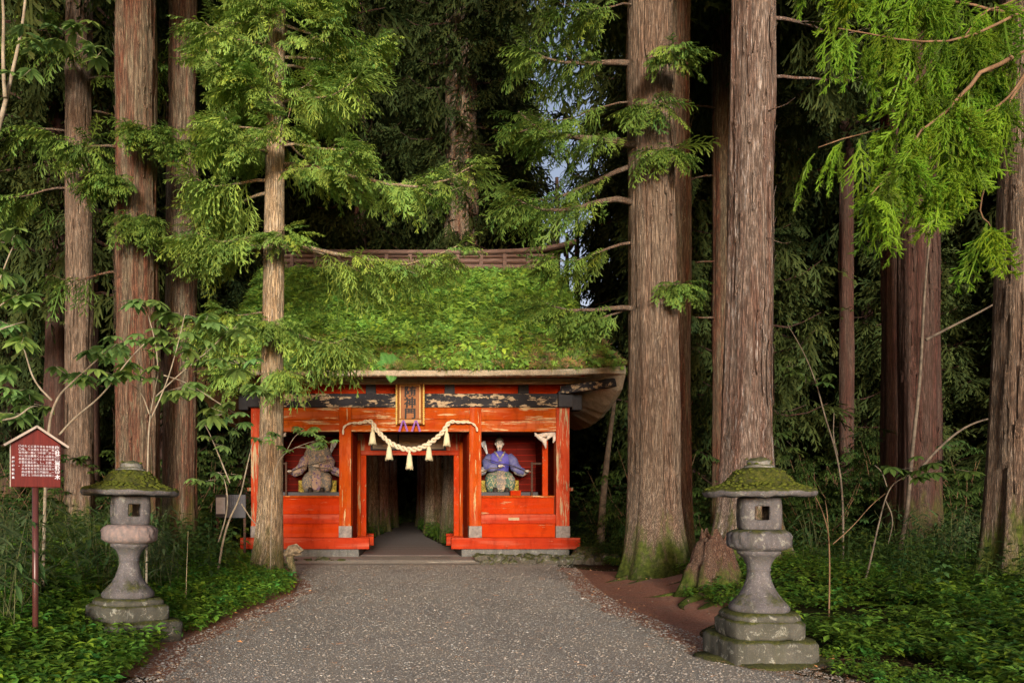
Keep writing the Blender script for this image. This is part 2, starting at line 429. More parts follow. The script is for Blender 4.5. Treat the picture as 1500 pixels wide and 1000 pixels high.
def strip(name, mat, y0, y1, fl, fr, dz, step=.06, nx=40):
    yy = np.arange(y0, y1, step); g = G(); V = []
    for y in yy:
        u = np.linspace(0, 1, nx); a, b = fl(y), fr(y); x = a + (b-a)*u
        V.append(np.stack([x, np.full(nx, y), gz(x, np.full(nx, y)) + dz], -1))
    g.add(np.array(V).reshape(-1, 3), gridf(len(yy), nx, False))
    return tag(g.build(name, mat, smooth=True, col_attr=False), kind='structure')
el = lambda y: float(XL(y) + .10*fbm(y, 0, 3.2) + .05*fbm(y, 3, 11))
er = lambda y: float(XR(y) + .10*fbm(y, 5, 2.7) + .06*fbm(y, 9, 9))
strip('gravel_path', m_gravel, -6, 19.6, el, er, .012)
strip('bare_soil_left', m_redsoil, 6.2, 17.0, lambda y: float(XL(y)) - .55 - .1*float(fbm(y, 2, 2)), lambda y: float(XL(y)) + .16 + .10*float(fbm(y, 1, 4)) , .006, nx=12)
strip('bare_soil', m_redsoil, 6.8, 17.2, lambda y: er(y) - .10, lambda y: float(XR(y)) + .35 + 1.9*float(sstep((y-8.0)/3.0))*float(sstep((17.2-y)/3)), .008, nx=30)
strip('stone_path', m_pave, 19.0, 70, lambda y: float(XL(max(y, 26.3))) + .05*float(fbm(y, 0, 5)), lambda y: float(XR(max(y, 26.3))) + .05*float(fbm(y, 4, 5)), .02, .15, 12)

# ------------------------------------------------------------------ templates: sprays and leaves
def ribbon(out, p0, p1, p2, w, t0, t1, nrm=(0, 0, 1), cross=False):
    """bent tapered ribbon through three points"""
    p0, p1, p2 = map(np.array, (p0, p1, p2))
    d = p2 - p0; s = np.cross(d, nrm); s = s / max(np.linalg.norm(s), 1e-9)
    out[0] += [p0 - s*w*.45, p0 + s*w*.45, p1 + s*w*.5, p1 - s*w*.5, p2 + s*w*.22, p2 - s*w*.22]
    tm = (t0+t1)/2; out[2] += [t0, t0, tm, tm, t1, t1]
    b = len(out[0]) - 6
    out[1] += [(b, b+1, b+2, b+3), (b+3, b+2, b+4, b+5)]
    if cross:
        q = np.cross(s, d); ribbon(out, p0, p1, p2, w*.9, t0, t1, s, False)
def tpl(out): return np.array(out[0]), np.array(out[1]), np.array(out[2])

def cedar_spray(rng, L=.42, n=9, w=.016, cross=False, sub=2, droop=.35):
    out = [[], [], []]
    ax = lambda t: np.array((L*t, 0, -droop*L*t*t))
    ribbon(out, ax(0), ax(.5), ax(1), w*.9, .1, .9)
    for k in range(n):
        t = .12 + .84*k/(n-1); s = 1 if k % 2 else -1
        b = ax(t); l = L*(.50*(1-.55*t))*(.8+.4*rng.random())
        an = R(28+22*rng.random())*s; dz = -.25-.35*rng.random()
        d = np.array((math.cos(an), math.sin(an), dz)); d /= np.linalg.norm(d)
        e = b + d*l; m = b + d*l*.55 + np.array((0, 0, .10*l)); e[2] -= .12*l
        ribbon(out, b, m, e, w, .35, 1, cross=cross)
        for q in range(sub):
            tt = .3+.45*q/max(1, sub-1) if sub > 1 else .5
            p = b + d*l*tt + np.array((0, 0, .05*l)); a2 = an + R(38)*(1 if q % 2 else -1)
            d2 = np.array((math.cos(a2), math.sin(a2), dz*1.3)); d2 /= np.linalg.norm(d2)
            l2 = l*.45*(.7+.6*rng.random()); ribbon(out, p, p + d2*l2*.5, p + d2*l2 - np.array((0, 0, .15*l2)), w*.9, .5, 1, cross=cross)
    return tpl(out)

def leaf_shape(out, base, d, L, w, up=(0, 0, 1), fold=.25, droop=.2, t0=.6, t1=1.0, seg=3):
    """one folded, pointed leaf"""
    base = np.array(base, float); d = np.array(d, float); d /= np.linalg.norm(d)
    s = np.cross(d, up); s /= max(np.linalg.norm(s), 1e-9); u = np.cross(s, d)
    prof = {2: [(0, .12), (.5, 1), (1, .03)], 3: [(0, .08), (.33, .85), (.68, .9), (1, .03)]}[seg]
    b = len(out[0])
    for t, ww in prof:
        c = base + d*L*t + np.array((0, 0, -droop*L*t*t))
        hw = w*.5*ww
        out[0] += [c - s*hw + u*fold*hw, c, c + s*hw + u*fold*hw]; out[2] += [t0+(t1-t0)*t]*3
    for k in range(len(prof)-1):
        q = b + 3*k
        out[1] += [(q, q+1, q+4, q+3), (q+1, q+2, q+5, q+4)]

def palmate(rng, n=6, L=.17, w=.065):
    out = [[], [], []]
    for k in range(n):
        a = R(-105 + 210*k/(n-1)) + rng.uniform(-.1, .1)
        d = (math.cos(a), math.sin(a), -.18+rng.uniform(-.15, .1))
        leaf_shape(out, (0, 0, 0), d, L*(1-.25*abs(k-(n-1)/2)/(n/2)), w, droop=.25)
    return tpl(out)
def groundplant(rng, n=6, L=.055, w=.034, h=.06):
    out = [[], [], []]
    for k in range(n):
        a = 2*PI*k/n*1.6 + rng.uniform(-.4, .4); r = rng.uniform(0, .03)
        hz = h*rng.uniform(.4, 1.1)
        leaf_shape(out, (r*math.cos(a), r*math.sin(a), hz), (math.cos(a), math.sin(a), rng.uniform(-.25, .35)), L*rng.uniform(.7, 1.2), w, seg=2)
    return tpl(out)
def fern_frond(out, az, L, rng, w=.16, lift=.9):
    n = 15
    pts = []
    for k in range(n+1):
        t = k/n; r = L*(t - .12*t*t); z = L*lift*(t*.75 - .72*t*t)
        pts.append(np.array((r*math.cos(az), r*math.sin(az), z)))
    side = np.array((-math.sin(az), math.cos(az), 0))
    ribbon(out, pts[0], pts[n//2], pts[n], .008, .2, .6)
    for k in range(2, n):
        t = k/n; l = w*math.sin(PI*min(1, t*.9+.18))*1.0; d = pts[k+1]-pts[k-1]; d /= np.linalg.norm(d)
        for sg in (1, -1):
            e = pts[k] + side*sg*l + d*l*.35 - np.array((0, 0, .12*l))
            ribbon(out, pts[k], (pts[k]+e)/2 + np.array((0, 0, .01)), e, L*.052, .6, 1)
def fern(rng, n=7, L=.5):
    out = [[], [], []]
    for k in range(n): fern_frond(out, 2*PI*k/n + rng.uniform(-.3, .3), L*rng.uniform(.7, 1.1), rng, L*.3)
    return tpl(out)

def scatter(g, tp, pos, dirs, scale, rng, roll=.5, shade=(.6, 1.25), up=None, tip=.5, hue=.07, m=0):
    """place a template at many points; dirs = forward axis of each copy"""
    V, Fa, t = tp; N = len(pos)
    if N == 0: return
    pos = np.asarray(pos, float); d = np.asarray(dirs, float); d = d/np.linalg.norm(d, axis=1, keepdims=True)
    z = np.tile((0., 0., 1.), (N, 1)) if up is None else np.asarray(up, float)
    z = z + rng.normal(0, roll*.45, (N, 3))
    yv = np.cross(z, d); yv /= np.maximum(np.linalg.norm(yv, axis=1, keepdims=True), 1e-6)
    zv = np.cross(d, yv)
    Rm = np.stack([d, yv, zv], -1)
    P = np.einsum('nij,mj->nmi', Rm, V) * np.asarray(scale).reshape(-1, 1, 1) + pos[:, None, :]
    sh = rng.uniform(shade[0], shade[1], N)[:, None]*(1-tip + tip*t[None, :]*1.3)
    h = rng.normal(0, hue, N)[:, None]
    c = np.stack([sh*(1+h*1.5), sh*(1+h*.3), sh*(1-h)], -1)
    Fi = Fa[None] + (np.arange(N)*len(V))[:, None, None]
    g.add(P.reshape(-1, 3), Fi.reshape(-1, Fa.shape[1]), m, np.clip(c, 0.02, 3).reshape(-1, 3))

# ------------------------------------------------------------------ trees
def trunk_geo(g, pts, rads, n=64, ridge=.05, flare=.0, flh=.45, nb=5, seed=0, dz=.22, m=0, lobes=None):
    """fibrous trunk along pts (bottom to top); ridges and root flare are real relief"""
    rng = np.random.default_rng(seed)
    pts = np.array(pts, float)
    L = np.concatenate([[0], np.cumsum(np.linalg.norm(np.diff(pts, axis=0), axis=1))])
    zz = [0]
    while zz[-1] < L[-1]: zz.append(zz[-1] + (dz*.35 if zz[-1] < 1.8 else dz*(1 if zz[-1] < 11 else 4)))
    zz = np.array(zz[:-1] + [L[-1]])
    P = np.stack([np.interp(zz, L, pts[:, i]) for i in range(3)], -1); Rd = np.interp(zz, L, rads)
    th = np.arange(n)*2*PI/n
    # ridge table
    kz = int(L[-1]/1.6)+3; tab = rng.normal(0, 1, (kz, n))
    tab = (tab + .6*np.roll(tab, 1, 1) + .6*np.roll(tab, -1, 1)); slow = rng.normal(0, 1, (kz, n))
    for _ in range(int(n/9)): slow = (slow + np.roll(slow, 1, 1) + np.roll(slow, -1, 1))/3
    slow /= slow.std()+1e-9; tab /= tab.std()
    base_t = rng.normal(0, 1, n); base_t = (base_t + .5*np.roll(base_t, 1)); base_t /= base_t.std()
    fi = np.clip(zz/1.6, 0, kz-1.001); i0 = fi.astype(int); fr = (fi-i0)[:, None]
    rt = (tab[i0]*(1-fr) + tab[i0+1]*fr)*.5 + base_t*.7
    sl = slow[i0]*(1-fr) + slow[i0+1]*fr
    ph = rng.uniform(0, 6, nb); am = rng.uniform(.5, 1, nb); az = np.sort(rng.uniform(0, 2*PI, nb)) if lobes is None else np.array(lobes)
    but = np.zeros(n)
    for k in range(len(az)):
        dd = np.abs((th - az[k] + PI) % (2*PI) - PI); but += am[k % nb]*np.exp(-(dd/.28)**2)
    fl = np.exp(-zz/flh)[:, None]
    fl2 = np.exp(-zz/(flh*2.6))[:, None]
    rad = Rd[:, None]*(1 + ridge*.45*rt + ridge*.7*sl) + flare*(fl*(.28 + .95*but) + fl2*(.22+.3*but))
    V = P[:, None, :] + np.stack([np.cos(th)*rad, np.sin(th)*rad, 0*rad], -1)
    g.add(V.reshape(-1, 3), gridf(len(zz), n, True), m)

def limb(g, p0, az, el, L, r0, rng, n=5, sag=.25, k=7, kink=.06, m=0):
    """a limb leaving p0; returns its points"""
    P = []; hx, hy = math.cos(az), math.sin(az)
    off = np.zeros(3)
    for i in range(k+1):
        t = i/k; s = L*t
        off = off + rng.normal(0, kink*L/k, 3)*(i > 0)
        z = math.sin(el)*s - sag*L*math.sin(PI*t*.85)*.55*t + .10*L*max(0, t-.7)
        P.append(np.array((hx*math.cos(el)*s, hy*math.cos(el)*s, z)) + off + p0)
    P = np.array(P)
    g.tube(P, np.linspace(r0, r0*.18, k+1), n, m)
    return P

def foliate(P, rng, start=.25, per=5, spread=.5, droop=.35):
    """spray positions and directions along a limb"""
    pos, dr = [], []
    k = len(P)-1; N = int(per*k*(1-start))
    for _ in range(N):
        t = start + (1-start)*rng.random()**.85; f = t*k; i = min(int(f), k-1); a = f-i
        p = P[i]*(1-a) + P[i+1]*a; d = P[i+1]-P[i]; d = d/max(np.linalg.norm(d), 1e-6)
        s = np.array((-d[1], d[0], 0)); s = s/max(np.linalg.norm(s), 1e-6)
        q = rng.choice((-1, 1))*rng.uniform(.15, 1)
        dd = d*rng.uniform(.3, 1) + s*q + np.array((0, 0, rng.uniform(-droop*2, .25)))
        wob = rng.uniform(0, spread)*(1.15-t*.6)
        pos.append(p + s*q*wob + d*rng.uniform(0, .3)*wob + np.array((0, 0, -abs(rng.normal(0, .22))*wob))); dr.append(dd)
    return pos, dr

def cedar(name, root_xy, mat, r0, r1, H, label, group=None, lean=(0, 0), flare=.3, flh=.4, crown=None, seed=0, ridge=.07, n=72, foot=-.35, extra=None, nb=6, bark_limbs=(), sprays=None, crown_mat=None, lobes=None):
    x, y = root_xy; z = float(gz(x, y))
    root = empty(name, (x, y, z), label, 'tree', group)
    g = G()
    trunk_geo(g, [(0, 0, foot), (lean[0]*.5, lean[1]*.5, H*.5), (lean[0], lean[1], H)], [r0, (r0+r1)/2, r1], n, ridge, flare, flh, nb, seed, lobes=lobes)
    rng = np.random.default_rng(seed+77)
    if n >= 80 or name == 'young_cedar_tree':
        for _ in range(90):
            th = rng.uniform(PI, 2*PI); z0 = rng.uniform(.8, 12); Ls = rng.uniform(.25, 1.1); wd = rng.uniform(.012, .035)*(r0/.4); V = []
            for q in range(6):
                zq = z0 + Ls*q/5; rr = np.interp(zq, [0, H], [r0, r1])*(1.035) + .004 + (.035*max(0, abs(q-2.5)-1.5)) * (1 if q > 2 else .4) + flare*.25*math.exp(-zq/(flh*2.6))
                cxq, cyq = lean[0]*zq/H, lean[1]*zq/H
                for sg in (-1, 1):
                    tq = th + sg*wd/rr*(.5 if q in (0, 5) else 1) + .02*math.sin(q+z0); V.append((cxq + rr*math.cos(tq), cyq + rr*math.sin(tq), zq))
            g.add(V, np.array([(2*q, 2*q+1, 2*q+3, 2*q+2) for q in range(5)]))
    c = G(); has = False
    for (lz, az, el, L, lr, per, spread, sag) in bark_limbs:
        base = np.array((lean[0]*lz/H, lean[1]*lz/H, lz)); rr = np.interp(lz, [0, H], [r0, r1])*.85
        p0 = base + rr*np.array((math.cos(az), math.sin(az), 0))
        P = limb(g, p0, az, el, L, lr, rng, 6, sag)
        for q in range(int(L*1.6)):
            i = rng.integers(2, len(P)-1); limb(g, P[i], az+rng.choice((-1, 1))*rng.uniform(.4, 1.0), el-.2, L*rng.uniform(.15, .35), lr*.35, rng, 4, .3, 4)
        if per:
            pos, dr = foliate(P, rng, .22, per, spread)
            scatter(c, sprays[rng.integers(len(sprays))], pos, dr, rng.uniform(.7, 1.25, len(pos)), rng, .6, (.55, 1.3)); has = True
    g.build('trunk', mat, root, smooth=True, col_attr=False)
    if has: c.build('crown', crown_mat, root)
    if crown is not None:
        o = child('crown', crown, root); o.location = (lean[0]*.6, lean[1]*.6, 0); o.rotation_euler[2] = seed*1.7
    return root

RG = np.random.default_rng(5)
sp_fine = [cedar_spray(RG, RG.uniform(.38, .55), int(RG.integers(8, 12)), .021, False, int(RG.integers(1, 4)), RG.uniform(.1, .6)) for _ in range(10)]
sp_mid = [cedar_spray(RG, .6, 9, .030, False, 2) for _ in range(3)]
sp_coarse = [cedar_spray(RG, .85, 7, .055, False, 1, .5) for _ in range(3)]
sp_near = [cedar_spray(RG, .27, 11, .010, True, 3, .75) for _ in range(3)]

# high crowns for the great cedars (above the picture's edge, they shade the forest)
def crown_mesh(seed, z0, z1, rmax, nb, per, tp, mat, top=.15, sweep=1.0, limbs=True):
    rng = np.random.default_rng(seed); c = G(); dummy = G()
    for k in range(nb):
        u = (k + rng.random())/nb; z = z0 + (z1-z0)*u
        L = rmax*((1-u)**.75*(1-top) + top)*rng.uniform(.65, 1.1)
        az = k*2.4 + rng.uniform(-.4, .4)
        P = limb(dummy, np.array((0, 0, z)), az, R(rng.uniform(-12, 14)), L, .05, rng, 4, .45, 6)
        if limbs: c.add(*([dummy.v[-1]] + [[f for f, m in dummy.f[-3:-2]][0] - (dummy.n-len(dummy.v[-1]))]), 1)
        pos, dr = foliate(P, rng, .12, per, .75*L/3, .6)
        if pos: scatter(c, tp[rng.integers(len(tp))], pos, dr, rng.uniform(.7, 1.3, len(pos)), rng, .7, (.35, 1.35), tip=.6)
    o = c.build('crown_source', [mat, m_bark_dark]); me = o.data; bpy.data.objects.remove(o); return me
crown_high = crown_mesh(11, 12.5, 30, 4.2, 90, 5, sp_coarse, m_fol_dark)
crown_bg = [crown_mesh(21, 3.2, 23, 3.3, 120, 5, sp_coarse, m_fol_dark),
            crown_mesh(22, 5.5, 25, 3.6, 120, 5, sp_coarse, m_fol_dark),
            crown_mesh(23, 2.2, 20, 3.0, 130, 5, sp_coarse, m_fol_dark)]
trunk_cache = {}
def bg_trunk(k):
    if k not in trunk_cache:
        g = G(); rr = (.30, .42, .36, .5)[k]
        trunk_geo(g, [(0, 0, -.4), (.1*(k-1), 0, 12), (.15, .1, 25)], [rr, rr*.75, .08], 40, .07, rr*.5, .4, 6, 90+k, .4)
        o = g.build('trunk_source', m_bark_dark, smooth=True, col_attr=False); trunk_cache[k] = o.data; bpy.data.objects.remove(o)
    return trunk_cache[k]

# --- the great cedars one can tell apart
def sprig(z, az, L=.7): return (z, az, R(-10), L, .018, 7, .35, .3)
X1, Y1 = 4.42, 14.3
cedar('cedar_tree', (X1, Y1), m_bark_grey, .435, .28, 27, 'great cedar with wide mossy foot standing right beside the gate and bare red soil', lean=(-.22, 0), flare=.50, flh=.50, crown=crown_high, seed=1, n=110,
      bark_limbs=[(9.1, R(185), R(8), 1.9, .06, 13, .6, .35), (7.6, R(200), R(12), 2.3, .08, 14, .6, .45), (7.3, R(170), R(-5), 2.0, .05, 13, .5, .4), (6.6, R(190), R(2), 2.4, .06, 12, .55, .5), (4.7, R(190), R(6), 1.7, .05, 9, .45, .3), (4.75, R(175), R(-14), 1.1, .03, 9, .4, .3), (5.9, R(182), R(-10), 1.5, .03, 9, .45, .3),
                   sprig(9.0, R(-80)), sprig(8.2, R(-110), .4), sprig(7.4, R(-80), .35), sprig(5.1, R(-60), .3), sprig(10.1, R(200), 1.6), sprig(8.4, R(190), 2.0)], sprays=sp_fine, crown_mat=m_fol_mid, lobes=[R(200), R(235), R(262), R(300), R(335), R(20), R(120)])
cedar('cedar_tree', (5.46, 16.3), m_bark_red, .30, .23, 27, 'grey cedar trunk pressed close behind the great cedar right of the gate', lean=(.05, 0), flare=.2, crown=crown_high, seed=2, n=80)
cedar('cedar_tree', (5.46, 12.9), m_bark_white, .375, .235, 27, 'tall cedar with peeling whitish bark and spreading roots behind the right lantern', lean=(.38, .1), flare=.60, flh=.5, crown=crown_high, seed=3, n=110,
      bark_limbs=[(9.6, R(-70), R(8), .5, .012, 0, 0, .3), (8.1, R(-110), R(14), .55, .012, 0, 0, .3), (7.2, R(-60), R(0), .5, .012, 0, 0, .3), (5.2, R(-70), R(-20), .6, .012, 0, 0, .3), (9.3, R(-10), R(10), 1.4, .03, 3, .3, .3), (7.9, R(5), R(6), 1.7, .03, 4, .4, .3), (8.9, R(15), R(12), 2.2, .035, 5, .5, .4)], sprays=sp_mid, crown_mat=m_fol_dark, lobes=[R(195), R(222), R(250), R(290), R(330), R(30)])
cedar('cedar_tree', (8.35, 21.0), m_bark_red, .33, .22, 26, 'slimmer reddish cedar seen between the two great trunks right of the gate', lean=(-.1, 0), flare=.16, crown=crown_high, seed=4, n=60,
      bark_limbs=[(z, R(a), R(8), L, .03, 5, .4, .4) for z, a, L in ((11.5, 200, 2.2), (9.8, 170, 1.6), (8.2, -30, 1.5), (7.5, 190, 1.3), (6, 200, 1.4))], sprays=sp_mid, crown_mat=m_fol_dark)
cedar('cedar_tree', (8.62, 11.2), m_bark_grey, .40, .24, 26, 'cedar trunk with creepers at its foot at the picture\'s right edge', lean=(.45, 0), flare=.26, crown=crown_high, seed=5, n=90)
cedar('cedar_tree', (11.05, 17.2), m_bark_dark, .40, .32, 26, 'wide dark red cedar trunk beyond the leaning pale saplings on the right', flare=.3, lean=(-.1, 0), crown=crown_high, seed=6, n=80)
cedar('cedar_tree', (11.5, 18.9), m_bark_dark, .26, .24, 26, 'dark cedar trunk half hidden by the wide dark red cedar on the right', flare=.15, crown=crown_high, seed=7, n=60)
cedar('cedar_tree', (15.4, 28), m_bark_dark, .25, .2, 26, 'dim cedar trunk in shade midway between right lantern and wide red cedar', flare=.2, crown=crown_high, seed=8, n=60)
cedar('cedar_tree', (-5.1, 15.0), m_bark_red, .40, .32, 27, 'thick reddish cedar with green lichen streaks behind the left lantern', lean=(-.06, 0), flare=.14, crown=crown_high, seed=9, n=100,
      bark_limbs=[(7.7, R(-20), R(0), 1.2, .03, 10, .4, .4), (7.6, R(200), R(4), 1.2, .03, 9, .4, .4), (6.3, R(-70), R(-20), .55, .02, 14, .25, .4), (7.0, R(-110), R(-20), .6, .02, 12, .3, .3), (5.3, R(185), R(3), 1.2, .025, 4, .3, .5), (7.9, R(-60), R(-20), .8, .02, 12, .3, .3)], sprays=sp_fine, crown_mat=m_fol_mid)
cedar('cedar_tree', (-4.72, 16.4), m_bark_red, .32, .25, 27, 'narrower reddish cedar just right of the thick one behind the left lantern', lean=(.2, 0), flare=.12, crown=crown_high, seed=10, n=80,
      bark_limbs=[(6.4, R(-120), R(-12), .6, .015, 9, .3, .3), (8.2, R(-10), R(0), .9, .02, 6, .3, .4)], sprays=sp_fine, crown_mat=m_fol_mid)
cedar('cedar_tree', (-8.25, 20.0), m_bark_grey, .34, .27, 26, 'grey brown cedar trunk on the left between the red sign and the thick red cedar', lean=(-.05, 0), flare=.15, crown=crown_high, seed=12, n=80,
      bark_limbs=[(z, R(a), R(4), L, .03, 8, .5, .4) for z, a, L in ((11.5, -20, 2.4), (10.2, 200, 2.4), (12.4, 190, 2.8), (10.8, 20, 2.0), (9.4, -60, 1.6), (11.8, -90, 1.8), (8.8, 185, 2.0))], sprays=sp_mid, crown_mat=m_fol_mid)
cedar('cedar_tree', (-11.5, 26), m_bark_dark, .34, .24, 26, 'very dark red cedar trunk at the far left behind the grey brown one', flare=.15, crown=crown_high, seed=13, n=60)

# --- the young cedar in front of the gate
ft_limbs = []
r_ = random.Random(3)
def FL(z, a, L, el=4, per=10, r=.035, sp=.55, sag=.45): ft_limbs.append((z, R(a), R(el), L, r, per, sp, sag))
FL(6.15, -8, 3.3, 4, 15, .045); FL(6.2, 10, 2.5, -2, 13); FL(6.2, 188, 1.4, 2, 13); FL(6.25, -70, .8, 4, 10); FL(6.3, 215, 1.3, -3, 12)
FL(7.7, -12, 3.5, 0, 15, .05); FL(7.6, 8, 3.0, 8, 14, .045); FL(7.5, -40, 1.9, 2, 15); FL(7.4, 195, 1.3, 3, 14); FL(7.2, 165, 1.3, 0, 12); FL(7.9, 230, 1.2, 3, 12)
FL(4.6, -10, 1.25, -4, 14, .025, .4); FL(4.7, 25, 1.4, -12, 14, .025, .4); FL(4.75, 190, 1.3, 0, 14, .025, .4); FL(4.7, -80, .7, -2, 14, .02, .35); FL(4.9, 220, .9, 0, 12, .02, .35); FL(3.9, -60, .5, -15, 7, .012, .25); FL(4.0, 200, .7, -8, 9, .012, .25)
z = 8.2
while z < 13.5:
    for a, L in ((-10, 1.75), (205, 1.4), (-60, 1.2), (150, 1.3), (40, 1.4), (-120, .9)):
        FL(z + r_.uniform(-.25, .25), a + r_.uniform(-25, 25), L*r_.uniform(.7, 1.1)*(1.0 if z < 10.5 else .85), r_.uniform(-6, 14), 9, .03, .5)
    z += .75
cedar('young_cedar_tree', (-2.62, 15.0), m_bark_young, .235, .12, 15, 'slender young cedar with bright green boughs standing before the gate\'s left bay', lean=(.22, 0), flare=.17, flh=.6, seed=15, n=64, ridge=.04, bark_limbs=ft_limbs, sprays=sp_fine, crown_mat=m_fol_front)

# --- the near bough reaching in at the upper right: its tree stands just outside the frame
def near_tree():
    x, y = 5.6, 5.0; root = empty('overhanging_cedar_tree', (x, y, float(gz(x, y))), 'cedar whose bright yellow green bough hangs into the upper right corner', 'tree')
    g = G(); c = G(); rng = np.random.default_rng(8)
    trunk_geo(g, [(0, 0, -.3), (0, 0, 6), (0, 0, 9)], [.17, .12, .03], 48, .05, .1, .3, 5, 31)
    base = np.array((x, y, float(gz(x, y))))
    arms = [  # pixel paths (px, py) with depth
        [(1960, -250), (1640, -60), (1500, 20), (1420, 62), (1330, 70), (1225, 45)],
        [(1640, -60), (1530, 60), (1440, 110), (1370, 150), (1290, 190), (1200, 215)],
        [(1530, 60), (1435, 105), (1400, 150), (1350, 190), (1320, 235), (1270, 290)],
        [(1560, 20), (1480, 150), (1450, 200), (1455, 260), (1447, 310), (1470, 325)],
        [(1500, 20), (1420, 10), (1350, -10), (1270, -30), (1200, -60)],
        [(1530, 60), (1490, 130), (1440, 170), (1400, 210), (1380, 260)],
        [(1640, -60), (1500, -10), (1440, 20), (1380, 90), (1330, 130)]]
    for ai, a in enumerate(arms):
        Yd = 5.0 + .25*math.sin(ai*2.1)
        P = []
        for (px, py) in a: P.append(W(px, py, Yd) - base)
        P = np.array(P); t = np.linspace(0, 1, 14); tt = np.linspace(0, 1, len(P))
        P = np.stack([np.interp(t, tt, P[:, i]) for i in range(3)], -1)
        P[:, 1] += np.cumsum(rng.normal(0, .012, len(P))); P[1:-1, 2] += rng.normal(0, .008, len(P)-2)
        g.tube(P, np.linspace(.016 if ai < 3 else .010, .003, len(P)), 6, 0)
        N = 46 if ai != 3 else 6
        st = .30 if ai != 3 else .93
        pos, dr = [], []
        for _ in range(N):
            u = st + (1-st)*rng.random(); f = u*13; i = min(int(f), 12); p = P[i] + (P[i+1]-P[i])*(f-i)
            d = P[i+1]-P[i]; d = d/np.linalg.norm(d)
            dd = d*rng.uniform(.1, .8) + np.array((rng.uniform(-.5, .4), rng.uniform(-.7, .7), -rng.uniform(.2, 1.1)))
            pos.append(p + rng.normal(0, .02, 3)); dr.append(dd)
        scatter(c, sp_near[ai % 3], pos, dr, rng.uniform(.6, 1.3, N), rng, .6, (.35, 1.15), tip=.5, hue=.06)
    for k in range(16):
        limb(g, np.array((0, 0, 4+k*.28)), k*2.1, R(5), .9, .02, rng, 4, .3, 4)
    g.build('trunk', m_twig, root, smooth=True, col_attr=False)
    # needles along every shoot of the near bough
    V = np.concatenate(c.v); C = np.concatenate(c.c)
    quads = np.concatenate([f for f, m in c.f])
    a = V[quads[:, 0]]*.5 + V[quads[:, 1]]*.5; b = V[quads[:, 2]]*.5 + V[quads[:, 3]]*.5
    ln = np.linalg.norm(b-a, axis=1); keep = ln > .012; a, b, cc = a[keep], b[keep], C[quads[keep, 0]]
    nv, nf, nc = [], [], []
    for rep in range(5):
        u = (rep+.5)/5 + rng.uniform(-.08, .08, len(a)); p = a + (b-a)*u[:, None]
        d = (b-a)/np.linalg.norm(b-a, axis=1, keepdims=True)
        rnd = rng.normal(0, 1, a.shape); s = np.cross(d, rnd); s /= np.linalg.norm(s, axis=1, keepdims=True)
        tip_ = p + s*.013 + d*.012; w_ = np.cross(d, s)*.0016
        nv.append(np.stack([p-w_, p+w_, tip_], 1)); nc.append(np.repeat(cc[:, None], 3, 1))
    nv = np.concatenate(nv); nc = np.concatenate(nc)
    c.add(nv.reshape(-1, 3), np.arange(len(nv)*3).reshape(-1, 3), 0, nc.reshape(-1, 3))
    c.build('crown', m_fol_near, root)
near_tree()

# --- forest behind
rb = random.Random(12)
spots = []
def far_ok(x, y, d):
    return all((x-a)**2 + (y-b)**2 > d*d for a, b in spots)
def plant_bg(x, y, k, lab, grp):
    root = empty('forest_cedar_tree', (x, y, float(gz(x, y))), lab, 'tree', grp, rb.uniform(0, 6))
    bs = max(1.0, (y*.64+4)/24.0); root.scale = (bs, bs, bs); child('trunk', bg_trunk(k % 4), root)
    o = child('crown', crown_bg[rb.randrange(3)], root); s = rb.uniform(.85, 1.15); o.scale = (s, s, s*rb.uniform(.95, 1.2)); o.rotation_euler[2] = rb.uniform(0, 6)
    spots.append((x, y))
tries = 0
while len(spots) < 74 and tries < 6000:
    tries += 1
    y = 25 + 42*rb.random()**.9; x = rb.uniform(-.56*y-3, .80*y+3)
    if abs(x) < (5.0 if y < 44 else 2.2) or (y < 30 and abs(x) < 6.5): continue
    pxx = CX + x*F/y
    if abs(x-.200*y) < 3.0+.02*y or abs(pxx-545) < 20 or abs(x-.528*y) < 1.4: continue
    if not far_ok(x, y, 2.6 + y*.035): continue
    plant_bg(x, y, rb.randrange(4), 'dark leafy cedar deep in the forest behind the gate', 'dark cedars of the forest behind the gate')
for (fx, fy) in ((3.7, 47), (5.0, 60), (-3.5, 50), (3.4, 42), (-5.2, 43), (2.9, 59), (-2.8, 61), (4.4, 66), (-6.5, 55), (1.2, 78)):
    plant_bg(fx, fy, rb.randrange(4), 'dark leafy cedar deep in the forest behind the gate', 'dark cedars of the forest behind the gate')
m_bark_ave = mat_bark('avenue_cedar_bark', (.85, .72, .52), (.36, .27, .18), (.5, .22, .13), .6, .8, None, 2.2)  # bark paled so its colour makes up for light missing in the avenue
m_bark_ave2 = mat_bark('avenue_cedar_bark_red', (.80, .58, .50), (.30, .19, .16), (.5, .17, .12), .7, .8, None, 2.0)  # reddish bark, likewise paled in place of light reaching the avenue
# avenue trees seen through the doorway
AVC = crown_mesh(31, 9.0, 27, 3.4, 90, 5, sp_coarse, m_fol_dark)
def avenue(x, y, r0, lab, seed, mat, foot=.3, crown=True):
    cedar('avenue_cedar_tree', (x, y), mat, r0, r0*.7, 26, lab, flare=foot, crown=AVC, seed=seed, n=64, flh=.7, group=None)
avenue(1.95, 29.5, .70, 'huge buttressed cedar filling the right of the doorway view', 41, m_bark_ave, .35)
avenue(1.25, 39, .42, 'second cedar along the right of the avenue in the doorway', 42, m_bark_ave, .25)
avenue(.95, 50, .4, 'farthest cedar along the right of the avenue in the doorway', 43, m_bark_ave2, .2)
avenue(-1.85, 31, .26, 'leftmost cedar seen through the doorway', 44, m_bark_ave2, .15)
avenue(-1.62, 35.5, .28, 'pale straight cedar second from left in the doorway view', 45, m_bark_ave, .15)
avenue(-1.32, 41, .30, 'third cedar from left in the doorway view', 46, m_bark_ave2, .15)
